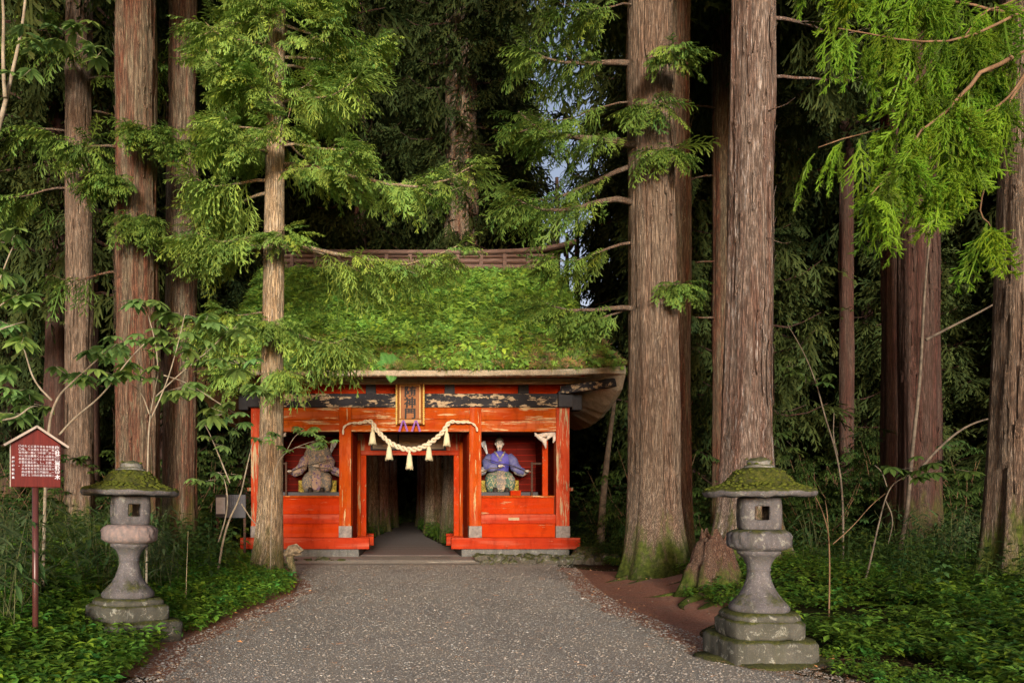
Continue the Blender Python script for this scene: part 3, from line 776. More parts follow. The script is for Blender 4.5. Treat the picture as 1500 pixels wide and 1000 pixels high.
avenue(-1.0, 49, .34, 'farthest left cedar of the avenue in the doorway view', 47, m_bark_ave2, .15)
avenue(-2.9, 40, .34, 'cedar behind the left file of the avenue in the doorway', 48, m_bark_ave2, .15)
avenue(.12, 66, .35, 'distant reddish cedar closing the end of the avenue', 49, m_bark_dark, .15)

# far wood reads as one mass
def far_wood():
    rng = np.random.default_rng(2); c = G()
    for y, n, zt in ((70, 3600, 46), (76, 3800, 50), (84, 4000, 55)):
        x = rng.uniform(-.62*y-8, .86*y+10, n); zz = zt*rng.random(n)**1.25; gap = (np.abs(CX + x*F/y - 830) < 42) | (np.abs(CX + x*F/y - 545) < 18) | (np.abs(CX + x*F/y - 1215) < 45)
        lump = fbm(x, zz, .35, y); k = rng.random(n) < np.where(gap & (zz > 9), .06, np.where(zz < 14, 1.2, .85)) + .3*lump
        x, zz = x[k], zz[k]
        pos = np.stack([x, y + rng.uniform(-3, 3, len(x)), zz], -1)
        d = np.stack([rng.normal(0, 1, len(x)), rng.normal(0, .6, len(x)), -np.abs(rng.normal(.4, .4, len(x)))], -1)
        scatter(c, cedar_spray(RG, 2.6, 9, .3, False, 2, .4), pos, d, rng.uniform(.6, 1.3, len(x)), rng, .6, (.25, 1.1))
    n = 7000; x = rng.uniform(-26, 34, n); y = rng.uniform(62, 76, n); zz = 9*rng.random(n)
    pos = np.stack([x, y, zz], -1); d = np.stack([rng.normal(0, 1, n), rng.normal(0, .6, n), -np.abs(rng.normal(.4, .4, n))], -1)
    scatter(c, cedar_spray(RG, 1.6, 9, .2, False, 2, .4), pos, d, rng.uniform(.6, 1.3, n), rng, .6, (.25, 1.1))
    for i in range(60):
        y = rng.uniform(68, 84); x = rng.uniform(-.6*y, .85*y)
        if abs(x) < 1.5: continue
        c.tube(np.array([(x, y, 0), (x+.3, y, 15), (x+.2, y, 30)]), [.45, .35, .15], 8, 1)
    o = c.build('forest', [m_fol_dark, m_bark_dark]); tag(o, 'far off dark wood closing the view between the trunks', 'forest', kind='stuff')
far_wood()

# ------------------------------------------------------------------ the gate
GY = 20.0; GX = .05; SP = F/GY
gate = empty('temple_gate', (GX, GY, 0), 'vermilion wooden temple gate under a thick thatched roof overgrown with green plants', 'gate')
def gp(name, mat, fn, parent=gate, smooth=False, bevel=.008, label=None):
    g = G(); fn(g); o = g.build(name, mat, parent, smooth, bevel=bevel, col_attr=False)
    if label: o['label'] = label
    return o
def gbox(name, mat, *b, parent=gate, bevel=.008, label=None): return gp(name, mat, lambda g: g.box(*b), parent, bevel=bevel, label=label)
PX = (-3.80, -1.62, 1.62, 3.80)          # pillar lines
PYs = (0.0, 2.1, 4.3)
for iy, py in enumerate(PYs):
    for ix, px in enumerate(PX):
        hw = .165 if abs(px) > 2 else .15
        o = gbox('pillar', m_red_worn if (iy == 0 and ix in (0, 3)) else m_red_z, px-hw, px+hw, py-.17, py+.17, .28, 3.80)
        gbox('pillar_sleeve', m_sleeve, px-hw-.012, px+hw+.012, py-.182, py+.182, .552, .84, parent=o, bevel=.004)
for s in (-1, 1):
    x0, x1 = s*1.02, s*4.22
    gbox('ground_sill', m_red_sill, x0, x1, -.24, .02, .27, .55)
    gbox('ground_sill', m_red_sill, s*1.0, s*4.1, 1.93, 2.2, .25, .50)
    gbox('ground_sill', m_red_sill, s*1.1, s*4.1, 4.2, 4.45, .26, .50)
    gbox('stone_plinth', m_concrete, s*1.28, s*3.97, -.14, 4.7, -.3, .268, bevel=.02)
    a, b = s*1.77, s*3.635
    gbox('skirting_panel', m_red_clean, a, b, -.06, .0, .552, .90)
    gbox('waist_rail', m_red_sill, a, b, -.12, .06, .90, 1.13)
    gbox('nail_plate', m_bare_x if s > 0 else m_red_clean, s*2.45, s*2.72, -.132, -.12, .985, 1.05, bevel=.002)
    gbox('recess_panel', m_red_clean, a, b, .12, .17, 1.13, 1.55)
    gbox('niche_sill', m_red_x, a, b, .06, .24, 1.55, 1.60)
    # niche interior
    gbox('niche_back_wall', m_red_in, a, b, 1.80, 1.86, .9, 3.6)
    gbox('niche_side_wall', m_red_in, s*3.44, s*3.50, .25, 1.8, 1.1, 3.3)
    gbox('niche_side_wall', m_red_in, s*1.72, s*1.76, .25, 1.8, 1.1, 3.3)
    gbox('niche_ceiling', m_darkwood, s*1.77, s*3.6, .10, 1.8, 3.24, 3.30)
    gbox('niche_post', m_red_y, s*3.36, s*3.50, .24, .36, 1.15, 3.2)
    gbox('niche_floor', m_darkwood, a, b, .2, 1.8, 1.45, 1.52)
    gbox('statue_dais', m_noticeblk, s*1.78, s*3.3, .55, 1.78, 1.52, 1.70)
    gbox('picture_rail', m_red_in, s*2.9, s*3.42, 1.76, 1.80, 1.75, 3.05)
    # long side walls (outer)
    gbox('side_wall', m_red_y, s*3.72, s*3.78, .17, 4.13, .55, 3.7)
    gbox('side_wall', m_red_y, s*1.58, s*1.64, .17, 4.13, .50, 3.5)
    # upper beams between pillars, two boards each
    gbox('head_beam', m_red_x, s*1.77, s*3.635, -.13, .10, 3.48, 3.785)
    gbox('head_beam', m_red_x, s*1.77, s*3.635, -.145, .10, 3.19, 3.474)
    gbox('rear_head_beam', m_red_x, s*1.77, s*3.635, 4.2, 4.4, 3.19, 3.78)
    gbox('side_head_beam', m_red_y, s*3.7, s*3.9, .17, 4.13, 3.3, 3.785)
    gbox('tie_beam_end', m_red_worn, s*3.965, s*4.28, .9, 1.08, 1.73, 1.82)
    # door frame deeper inside
    gbox('door_jamb', m_red_y, s*1.22, s*1.37, 2.22, 2.36, .2, 2.75)
    gbox('door_jamb', m_red_z, s*1.37, s*1.47, 2.10, 2.26, .2, 3.15)
    gbox('passage_wall', m_red_y, s*1.46, s*1.50, .17, 2.1, .5, 3.2)
    # carved white brackets at the pillar heads
    def kib(g, s=s):
        for (xa, xb, zt, zb) in ((3.63, 3.40, 3.17, 2.98), (3.63, 3.12, 3.18, 3.10)):
            g.tube(np.array([(s*xa, -.02, zt-.03), (s*(xa+xb)/2, -.03, zt-.06), (s*xb, -.02, zb)]), [.055, .06, .02], 8)
        g.tube(np.array([(s*3.12, -.02, 3.17), (s*3.22, -.03, 3.06), (s*3.36, -.04, 2.98), (s*3.40, -.03, 2.78)]), [.02, .05, .075, .015], 8)
        g.tube(np.array([(s*3.60, -.02, 3.17), (s*3.62, -.03, 3.02), (s*3.58, -.04, 2.92)]), [.05, .05, .015], 8)
    gp('carved_bracket', m_whitecarve, kib, smooth=True, bevel=0)
gbox('head_beam', m_red_x, -1.47, 1.47, -.13, .10, 3.50, 3.785)
gbox('head_beam', m_red_x, -1.47, 1.47, -.145, .10, 3.19, 3.494)
gbox('rear_head_beam', m_red_x, -1.47, 1.47, 4.2, 4.4, 3.0, 3.78)
gbox('door_lintel', m_red_sill, -1.37, 1.37, 2.20, 2.36, 2.752, 2.88)
tr = gbox('transom', m_panelwood, -1.05, .95, 2.22, 2.27, 2.90, 3.34)
gp('transom_frame', m_black, lambda g: [g.box(-1.10, -1.04, 2.17, 2.30, 2.885, 3.36), g.box(.95, 1.01, 2.17, 2.30, 2.885, 3.36), g.box(-1.04, .95, 2.19, 2.28, 2.885, 2.925), g.box(-.35, -.31, 2.19, 2.28, 2.93, 3.33)], parent=tr)
gbox('transom_side', m_red_worn, -1.46, -1.10, 2.2, 2.26, 2.88, 3.36); gbox('transom_side', m_red_worn, 1.01, 1.46, 2.2, 2.26, 2.88, 3.36)
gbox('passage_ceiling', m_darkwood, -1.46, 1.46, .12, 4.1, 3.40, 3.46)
# black eaves beam, struts, corner blocks
gbox('black_beam', m_black_x, -4.02, 4.02, -.20, .12, 3.79, 4.13, bevel=.012)
gbox('orange_frieze', m_red_clean, -3.9, 3.9, -.05, .0, 4.13, 4.45)
for x in (-3.0, -.98, .98, 2.82):
    gp('beam_strut', m_black, lambda g, x=x: g.add([(x-.13, -.2, 4.13), (x+.13, -.2, 4.13), (x+.11, -.28, 4.46), (x-.11, -.28, 4.46), (x-.13, .0, 4.13), (x+.13, .0, 4.13), (x+.11, .0, 4.46), (x-.11, .0, 4.46)],
        np.array([(0,1,2,3), (5,4,7,6), (0,4,5,1), (3,2,6,7), (0,3,7,4), (1,5,6,2)])))
for s in (-1, 1):
    gbox('corner_block', m_black, s*3.66, s*4.02, -.34, .2, 3.78, 4.17, bevel=.015)
    gbox('beam_nose', m_black, s*4.023, s*4.26, -.25, .1, 3.72, 4.10, bevel=.015)
    gbox('side_black_beam', m_black, s*3.7, s*4.0, .2, 4.4, 3.79, 4.13)
    gp('hip_rafter', m_black_x, lambda g, s=s: g.bar((s*3.75, -.3, 4.19), (s*4.86, -1.25, 4.25), .17, .20))
    gp('hip_rafter', m_black_x, lambda g, s=s: g.bar((s*3.75, 4.6, 4.27), (s*4.83, 5.4, 4.42), .16, .20))
gbox('eave_purlin', m_bare_x, -4.35, 4.35, -1.02, -.88, 4.42, 4.50, bevel=.01)
gbox('eave_board', m_bare_x, -4.30, 4.30, -.46, -.30, 4.335, 4.475, bevel=.01)
gbox('rear_eave_purlin', m_bare_x, -4.3, 4.3, 5.3, 5.45, 4.3, 4.42)
for i in range(34):
    x = -4.1 + i*8.2/33
    gp('rafter', m_red_clean, lambda g, x=x: g.bar((x, -.5, 4.50), (x, -1.1, 4.45), .06, .07), bevel=0)
gbox('threshold_stone', m_pave, -1.27, 1.27, .2, 4.6, -.2, .085, bevel=.02)

# thatched roof: rings from the eave to the ridge; corners lifted
RC = (0.0, 2.2)
def roof_ring(t, under=False, n=28):
    """t 0 at the eave, 1 under the ridge"""
    hx = 4.98 - 1.02*t**.62 ; hy = 3.75*(1-t) + .42*t
    k = .10*math.sin(PI*t)
    hy -= k*1.6
    pts = []
    def zc(u, side):
        e = .10 + .10*abs(u)**4 if side == 0 else -.42 + .62*abs(u)**2.2
        return e*(1-t)**1.5
    for i in range(n): u = -1+2*i/n; pts.append((hx*u, -hy, zc(u, 0)))
    for i in range(n): u = -1+2*i/n; pts.append((hx, hy*u, zc(u, 1)))
    for i in range(n): u = 1-2*i/n; pts.append((hx*u, hy, zc(u, 0)))
    for i in range(n): u = 1-2*i/n; pts.append((-hx, hy*u, zc(u, 1)))
    return np.array(pts)
def mkroof():
    g = G(); rings = []
    prof = [(0.0, 0)] + [(t, 0) for t in np.linspace(.02, 1, 26)]
    for t, _ in prof:
        p = roof_ring(t); p[:, 2] += 4.37 + (7.68-4.37)*t**.93
        p[:, 0] += RC[0]; p[:, 1] += RC[1]; rings.append(p)
    rings = np.array(rings); k, n, _ = rings.shape
    for i in range(k):
        for j in range(n):
            v = rings[i, j]; a = .07*(i > 0)
            rings[i, j] += a*np.array(mnoise.noise_vector(Vector(v)*1.6))
    g.add(rings.reshape(-1, 3), gridf(k, n, True)); b = g.n-n
    g.f.append((np.array([[b+j for j in range(n)]]), 0))
    return g, rings
rg, roof_rings = mkroof()
roof = rg.build('roof', m_roof, gate, smooth=True, col_attr=False)
def soffit(g):
    rings = []
    for (e, dz, dt) in ((0.0, .02, 0), (.012, -.16, 0), (.0, -.27, 0), (-.10, -.29, 0), (-.95, .03, 0), (-1.3, .16, 0)):
        p = roof_ring(0.0); hx, hy = 4.98, 3.75
        p[:, 0] *= (hx+e)/hx; p[:, 1] *= (hy+e)/hy; p[:, 2] += 4.37 + dz*np.where(np.abs(p[:, 1]) > 3.74*(hy+e)/hy, .42 + .25*np.clip(np.abs(p[:, 0])/4.98-.86, 0, 1)*7, 1.5)
        for v in p:
            v += (.035 if dz < 0 else .0)*np.array(mnoise.noise_vector(Vector(v)*5))
        p[:, 0] += RC[0]; p[:, 1] += RC[1]; rings.append(p)
    rings = np.array(rings); g.add(rings.reshape(-1, 3), gridf(len(rings), rings.shape[1], True))
gp('thatch_edge', m_thatch, soffit, parent=roof, smooth=False, bevel=0)
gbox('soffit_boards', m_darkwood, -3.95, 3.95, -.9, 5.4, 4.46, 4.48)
# ragged straw hanging from the front eave
def straws(g):
    rng = np.random.default_rng(9)
    for _ in range(5200):
        side = rng.random()
        if side < .62: x = rng.uniform(-4.95, 4.95); y = RC[1]-3.75; u = x/4.98; zc = .10+.10*abs(u)**4; d = np.array((rng.normal(0, .2), -rng.uniform(.1, .6), -1.0))
        else: s = rng.choice((-1, 1)); v = rng.uniform(-1, 1); x = s*4.98; y = RC[1]+3.75*v; zc = -.42+.62*abs(v)**2.2; d = np.array((s*rng.uniform(.1, .6), rng.normal(0, .2), -1.0))
        p = np.array((x, y, 4.37+zc-rng.uniform(.0, .09))); d /= np.linalg.norm(d); L = rng.uniform(.03, .08); w = rng.uniform(.004, .009)
        sx = np.array((1, 0, 0)) if side < .62 else np.array((0, 1, 0))
        g.add([p-sx*w, p+sx*w, p+d*L], np.array([(0, 1, 2)]))
gp('straw_fringe', m_thatch, straws, parent=roof, bevel=0)
# ridge: boxed timber with upturned ends
def ridge_cap(g):
    n = 24; V = []
    for i in range(n+1):
        u = -1+2*i/n; x = 4.55*u; c = .30*abs(u)**5
        zt = 8.36+c
        for (dy, z) in ((-.38, zt-.10), (-.40, zt-.02), (0, zt+.10), (.40, zt-.02), (.38, zt-.10), (.30, zt-.13), (-.30, zt-.13)): V.append((x, RC[1]+dy, z))
    g.add(V, gridf(n+1, 7, True)); g.f.append((np.array([[6, 5, 4, 3, 2, 1, 0]]), 0)); b = n*7; g.f.append((np.array([[b+j for j in range(7)]]), 0))
m_ridge = mat_plain('ridge_timber', (.09, .055, .045), (.22, .15, .125), 5, .85, .2, .4, (1, 9, 9))
rd = gp('ridge', m_ridge, ridge_cap, parent=gate, bevel=.01)
gbox('ridge_box', m_ridge, -3.95, 3.95, RC[1]-.26, RC[1]+.26, 7.75, 8.27, parent=rd)
for zz in (7.86, 8.02, 8.17): gbox('ridge_rail', m_darkwood, -4.05, 4.05, RC[1]-.31, RC[1]+.31, zz-.025, zz+.025, parent=rd)
for i in range(13):
    x = -3.9+i*.65; gbox('ridge_stud', m_ridge, x-.05, x+.05, RC[1]-.33, RC[1]-.26, 7.8, 8.26, parent=rd, bevel=.004)

# plants all over the thatch
def roof_plants():
    rng = np.random.default_rng(4); c = G()
    k, n, _ = roof_rings.shape; RRr = roof_rings + np.array((GX, GY, 0))
    def sample(N, lo=0.0, hi=1.0, front=.80):
        i = (lo + (hi-lo)*rng.random(N))*(k-1.001); fr = rng.random(N) < front
        j = np.where(fr, rng.uniform(0, n/4, N), rng.uniform(0, n, N))
        i0 = i.astype(int); j0 = j.astype(int); a = (i-i0)[:, None]; b = (j-j0)[:, None]; j1 = (j0+1) % n; j0 = j0 % n; i1 = np.minimum(i0+1, k-1)
        P = (RRr[i0, j0]*(1-b) + RRr[i0, j1]*b)*(1-a) + (RRr[i1, j0]*(1-b) + RRr[i1, j1]*b)*a
        du = RRr[i0, j1]-RRr[i0, j0]; dv = RRr[i1, j0]-RRr[i0, j0] + 1e-6
        nn = np.cross(du, dv); nn /= np.maximum(np.linalg.norm(nn, axis=1, keepdims=True), 1e-6)
        return P, nn, i/(k-1)
    t1 = [groundplant(RG, 6, .07, .036, .07), groundplant(RG, 7, .10, .05, .09), groundplant(RG, 5, .12, .075, .08)]
    for q in range(3):
        P, N_, t = sample(5200); lump = fbm(P[:, 0], P[:, 2]*1.3, 1.3, q*.3)
        m = rng.random(len(P)) < .42 + .8*lump + .25*(t > .1); P, N_ = P[m], N_[m]
        scatter(c, t1[q], P + N_*rng.uniform(0, .10, (len(P), 1)), np.cross(N_, rng.normal(0, 1, N_.shape)), rng.uniform(.5, 1.7, len(P)), rng, .9, (.30, 1.6), up=N_*.6+np.array((0, -.3, .6)), hue=.09)
    # grasses and moss tufts
    tuft = [[], [], []]
    for q in range(9):
        a = q*2.4; ribbon(tuft, (0, 0, 0), (.05*math.cos(a), .05*math.sin(a), .09), (.13*math.cos(a), .13*math.sin(a), .11), .009, .3, 1)
    tuft = tpl(tuft)
    P, N_, t = sample(7000, 0, .35)
    scatter(c, tuft, P, np.tile((1., 0, 0), (len(P), 1)) + rng.normal(0, .5, (len(P), 3)), rng.uniform(.5, 1.3, len(P)), rng, .8, (.4, 1.2), up=N_+np.array((0, 0, .6)), hue=.12)
    P, N_, t = sample(6500, .25, 1)
    scatter(c, tuft, P, rng.normal(0, 1, (len(P), 3)), rng.uniform(.6, 1.8, len(P)), rng, .8, (.5, 1.3), up=N_+np.array((0, 0, .8)), hue=.1)
    # taller leafy stems
    stem = [[], [], []]
    for q in range(12):
        a = q*2.4; h = .05+.028*q; leaf_shape(stem, (0, 0, h), (math.cos(a), math.sin(a), .25), .085*(1.2-.05*q), .04, seg=2)
    ribbon(stem, (0, 0, 0), (0, 0, .2), (0, 0, .38), .008, .2, .5, (0, 1, 0)); stem = tpl(stem)
    P, N_, t = sample(900, .15, 1)
    scatter(c, stem, P, rng.normal(0, 1, (len(P), 3))*np.array((1, 1, .1)), rng.uniform(.5, 1.25, len(P)), rng, .5, (.6, 1.35), up=N_*.5+np.array((0, 0, 1)), hue=.1)
    P, N_, t = sample(170, .05, .95)
    scatter(c, fern(RG, 7, .34), P, rng.normal(0, 1, (len(P), 3)), rng.uniform(.6, 1.4, len(P)), rng, .6, (.8, 1.5), up=N_+np.array((0, 0, .6)), hue=.12)
    o = c.build('roof_plants', m_leaf_roof); tag(o, 'small leafy plants and ferns growing all over the thatch', 'roof plants', kind='stuff')
    # rusty dead stuff low on the right
    d = G(); P, N_, t = sample(5000, 0, .30); keep = (rng.random(len(P)) < np.clip((P[:, 0]-1.8)/3.0, .25, 1)); P, N_ = P[keep], N_[keep]
    scatter(d, tuft, P+N_*.03, rng.normal(0, 1, (len(P), 3)), rng.uniform(.5, 1.2, len(P)), rng, .9, (.35, 1.1), up=N_+np.array((0, 0, .3)), hue=.1)
    o = d.build('dead_grass', m_drydebris); tag(o, 'rust brown dead grass along the lower edge of the thatch', 'dead grass', kind='stuff')
roof_plants()

# name board
def text_mesh(g, body, size, cx, top, y, line=1.0, m=0, off=0.0, width=1.0, mirror=False, shear=0.0):
    cu = bpy.data.curves.new('lettering_source', 'FONT'); cu.body = body; cu.size = size; cu.align_x = 'CENTER'; cu.align_y = 'TOP'
    cu.space_line = line; cu.offset = off; cu.extrude = .004; cu.shear = shear
    o = bpy.data.objects.new('lettering_source', cu); col.objects.link(o)
    dg = bpy.context.evaluated_depsgraph_get(); me = bpy.data.meshes.new_from_object(o.evaluated_get(dg))
    V = np.array([v.co[:] for v in me.vertices]).reshape(-1, 3)
    if len(V):
        P = np.stack([cx + V[:, 0]*width, y - V[:, 2], top + V[:, 1]], -1); b = g.n
        g.v.append(P); g.c.append(np.ones((len(P), 3))); g.n += len(P)
        tri = [p.vertices[:] for p in me.polygons if len(p.vertices) == 3]; qd = [p.vertices[:] for p in me.polygons if len(p.vertices) == 4]
        if tri: g.f.append((np.array(tri)+b, m))
        if qd: g.f.append((np.array(qd)+b, m))
        for p in me.polygons:
            if len(p.vertices) > 4: g.f.append((np.array([p.vertices[:]])+b, m))
    bpy.data.objects.remove(o); bpy.data.curves.remove(cu); bpy.data.meshes.remove(me)
plq = empty('name_board', (GX, GY-.30, 0), 'upright gilt edged board with three black brush characters over the gate opening', 'sign')
bx0, bx1, bz0, bz1 = -.34, .33, 3.36, 4.36
def tilt(o): o.rotation_euler = (R(4), 0, 0); o.location = (0, -.06, .0)
for nm, mt, bb in (('board', m_plaque, (bx0+.09, bx1-.09, -.03, .0, bz0+.13, bz1-.05)), ):
    gp(nm, mt, lambda g: g.box(*bb), parent=plq)
def border(g):
    a0, a1, c0, c1 = bx0, bx1, bz0, bz1; i0, i1, k0, k1 = bx0+.09, bx1-.09, bz0+.13, bz1-.05
    O = [(a0, -.10, c0), (a1, -.10, c0), (a1, -.10, c1), (a0, -.10, c1)]; I = [(i0, -.035, k0), (i1, -.035, k0), (i1, -.035, k1), (i0, -.035, k1)]; B = [(x, .02, z) for x, _, z in O]
    g.add(O+I+B, np.array([(i, (i+1) % 4, 4+(i+1) % 4, 4+i) for i in range(4)] + [(8+i, 8+(i+1) % 4, (i+1) % 4, i) for i in range(4)]))
gp('border', m_plaque_d, border, parent=plq, bevel=0)
def scallop(g):
    per = []
    for i in range(22): per.append((bx0, bz0+(bz1-bz0)*i/21)); per.append((bx1, bz0+(bz1-bz0)*i/21))
    for i in range(15): per.append((bx0+(bx1-bx0)*i/14, bz1))
    for x, z in per: g.lathe([(.001, -.026), (.020, -.016), (.026, 0), (.020, .016), (.001, .026)], 8, 0, (x, -.10, z))
    i0, i1, k0, k1 = bx0+.09, bx1-.09, bz0+.13, bz1-.05
    for x in (i0, i1): g.box(x-.008, x+.008, -.05, -.034, k0, k1)
    g.box(i0, i1, -.05, -.036, k1-.008, k1+.008)
gp('gilt_edging', m_gold, scallop, parent=plq, bevel=0)
gp('lower_panel', m_bare_x, lambda g: g.box(bx0+.06, bx1-.06, -.085, -.07, bz0-.005, bz0+.10), parent=plq, bevel=.004)
def brush(g):
    [text_mesh(g, '随\n神\n門', .285, (bx0+bx1)/2+dx, bz1-.08+dz_, -.034-.0015*q, .95, off=.004, width=1.05) for q, (dx, dz_) in enumerate(((0, 0), (.008, .002), (-.006, -.002)))]
gp('lettering', m_ink, brush, parent=plq, bevel=0)
for x in (-.17, .14):
    def rib(g, x=x):
        for s in (-1, 1):
            g.add([(x, -.12, 3.43), (x+s*.03, -.13, 3.44), (x+s*.125, -.14, 3.17), (x+s*.075, -.14, 3.16)], np.array([(0, 1, 2, 3)]))
            g.tube(np.array([(x, -.13, 3.43), (x+s*.05, -.15, 3.33), (x+s*.10, -.15, 3.17)]), [.012, .014, .010], 5)
        g.lathe([(.001, -.02), (.02, 0), (.001, .02)], 8, 0, (x, -.13, 3.43))
    gp('ribbon', m_purple, rib, parent=plq, bevel=0)

# sacred straw rope with tassels
def rope_pt(t):
    ctrl = np.array([(-1.66, 3.10), (-1.64, 3.28), (-1.48, 3.38), (-1.25, 3.39), (-.98, 3.42), (-.80, 3.18), (-.50, 2.90), (-.20, 2.76), (0, 2.73), (.22, 2.76), (.50, 2.90), (.78, 3.14), (.98, 3.40), (1.25, 3.40), (1.50, 3.39), (1.62, 3.30), (1.66, 3.18)])
    f = t*(len(ctrl)-1); i = min(int(f), len(ctrl)-2); a = f-i
    p = [ctrl[max(0, i-1)], ctrl[i], ctrl[i+1], ctrl[min(len(ctrl)-1, i+2)]]
    q = .5*((2*p[1]) + (-p[0]+p[2])*a + (2*p[0]-5*p[1]+4*p[2]-p[3])*a*a + (-p[0]+3*p[1]-3*p[2]+p[3])*a**3)
    yy = -.26 if abs(q[0]) > .95 else -.30
    return np.array((q[0], yy, q[1]))
rp = empty('sacred_rope', (GX, GY-.05, 0), 'thick twisted pale straw rope with hanging tassels strung across the gate opening', 'rope')
def ropem(g):
    K = 240; C = np.array([rope_pt(i/K) for i in range(K+1)])
    C[:, 1] = np.convolve(np.pad(C[:, 1], 8, 'edge'), np.ones(17)/17, 'valid')
    L = np.concatenate([[0], np.cumsum(np.linalg.norm(np.diff(C, axis=0), axis=1))])
    th = 2*PI*L/.27
    rr = .027*np.clip(np.minimum(L, L[-1]-L)/.9, .45, 1)*(1+.25*np.exp(-(C[:, 0]/.8)**2))
    T = np.gradient(C, axis=0); T /= np.linalg.norm(T, axis=1, keepdims=True)
    n1 = np.tile((0., 1., 0.), (K+1, 1)); n2 = np.cross(T, n1)
    for k in range(2):
        a = th + k*PI
        g.tube(C + (n1*np.cos(a)[:, None] + n2*np.sin(a)[:, None])*rr[:, None]*1.15, rr*1.05, 8)
gp('twisted_strands', m_rope, ropem, parent=rp, smooth=True, bevel=0)
for x, zt, L in ((-.93, 3.26, .40), (-.52, 2.88, .40), (-.02, 2.70, .45), (.46, 2.87, .40), (.90, 3.22, .40)):
    def tas(g, x=x, zt=zt, L=L):
        rng = np.random.default_rng(int(x*100)+200)
        g.lathe([(.012, .10), (.022, .02), (.034, -.02), (.026, -.06), (.055, -.12), (.080, -L*.75), (.092, -L), (.06, -L+.01)], 18, 0, (x, -.30, zt), jit=.003, seed=1)
        for _ in range(60):
            a = rng.uniform(0, 2*PI); g.tube(np.array([(x+.03*math.cos(a), -.30+.03*math.sin(a), zt-.06), (x+.06*math.cos(a), -.30+.06*math.sin(a), zt-L*.6), (x+.095*math.cos(a), -.30+.095*math.sin(a), zt-L*rng.uniform(.95, 1.08))]), .004, 3)
    gp('tassel', m_tassel, tas, parent=rp, smooth=True, bevel=0)

# ------------------------------------------------------------------ guardian statues
def mat_pattern(name, c1, c2, c3, scale):
    k = M(name, .75, .3); vo = k.coord()
    d = k.vor(vo, scale, 'F1'); n = k.noise(vo, 7, 5, .7)
    c = k.mix(k.mask(d, .30, .42), c1, c2); c = k.mix(k.mask(n, .52, .6), c, c3); k.color(c); k.bump(n, .4, .01); return k.m
m_blue = mat_plain('blue_robe', (.035, .035, .26), (.11, .10, .38), 6, .7, .3, .3)
m_bluegrey = mat_plain('bluegrey_robe', (.06, .065, .22), (.17, .18, .32), 9, .7, .3, .3)
m_cream = mat_pattern('cream_sleeve', (.34, .30, .22), (.16, .16, .20), (.45, .38, .26), 22)
m_lap = mat_pattern('brocade_skirt', (.40, .34, .18), (.07, .14, .10), (.28, .22, .20), 20)
m_lap2 = mat_pattern('faded_brocade', (.34, .27, .17), (.15, .15, .14), (.40, .30, .2), 20)
m_face = mat_plain('painted_face', (.34, .27, .20), (.74, .66, .55), 20, .6, .4, .1)
m_hair = mat_plain('dark_hair', (.02, .016, .013), (.05, .04, .03), 14, .7, .3, .2)
m_hat = mat_plain('old_court_hat', (.06, .05, .035), (.16, .13, .09), 12, .7, .3, .2)
m_seat = mat_pattern('yellow_seat', (.50, .36, .03), (.12, .09, .01), (.42, .32, .06), 46)
m_feather = mat_plain('white_feather', (.40, .40, .38), (.66, .66, .62), 20, .8, .2, .3)
m_violet = mat_pattern('violet_trim', (.10, .07, .16), (.34, .25, .18), (.16, .11, .20), 14)

def loft(g, rings, n=24, m=0, pw=2.2):
    """rings: (cx, cy, cz, rx, ry) stacked; superellipse sections lying flat"""
    th = np.arange(n)*2*PI/n; cs, sn = np.cos(th), np.sin(th)
    k = (np.abs(cs)**pw + np.abs(sn)**pw)**(-1/pw)
    V = []
    for cx, cy, cz, rx, ry in rings: V.append(np.stack([cx+rx*k*cs, cy+ry*k*sn, np.full(n, cz)], -1))
    g.add(np.concatenate(V), gridf(len(rings), n, True)); b = g.n-n*len(rings)
    g.f.append((np.array([[b+j for j in range(n)][::-1]]), m)); b = g.n-n; g.f.append((np.array([[b+j for j in range(n)]]), m))
def sleeve_path(g, P, rx, n=14): g.tube(np.array(P), rx, n)
def hand_geo(g, p, d, s):
    p = np.array(p, float); d = np.array(d, float); d /= np.linalg.norm(d)
    side = np.cross(d, (0, 0, 1.)); side /= np.linalg.norm(side)
    g.tube(np.array([p-d*.05, p, p+d*.05, p+d*.085]), [.026, .036, .038, .03], 10)
    for k, L in enumerate((.055, .068, .072, .06)):
        b = p + d*.075 + side*(k-1.5)*.019
        g.tube(np.array([b, b+d*L*.5+np.array((0, 0, -.006)), b+d*L*.75+np.array((0, 0, -L*.45))]), [.0105, .0095, .007], 6)
    b = p + d*.02 - side*.03*s; g.tube(np.array([b, b-side*.02*s+d*.03, b-side*.015*s+d*.06]), [.012, .011, .007], 6)
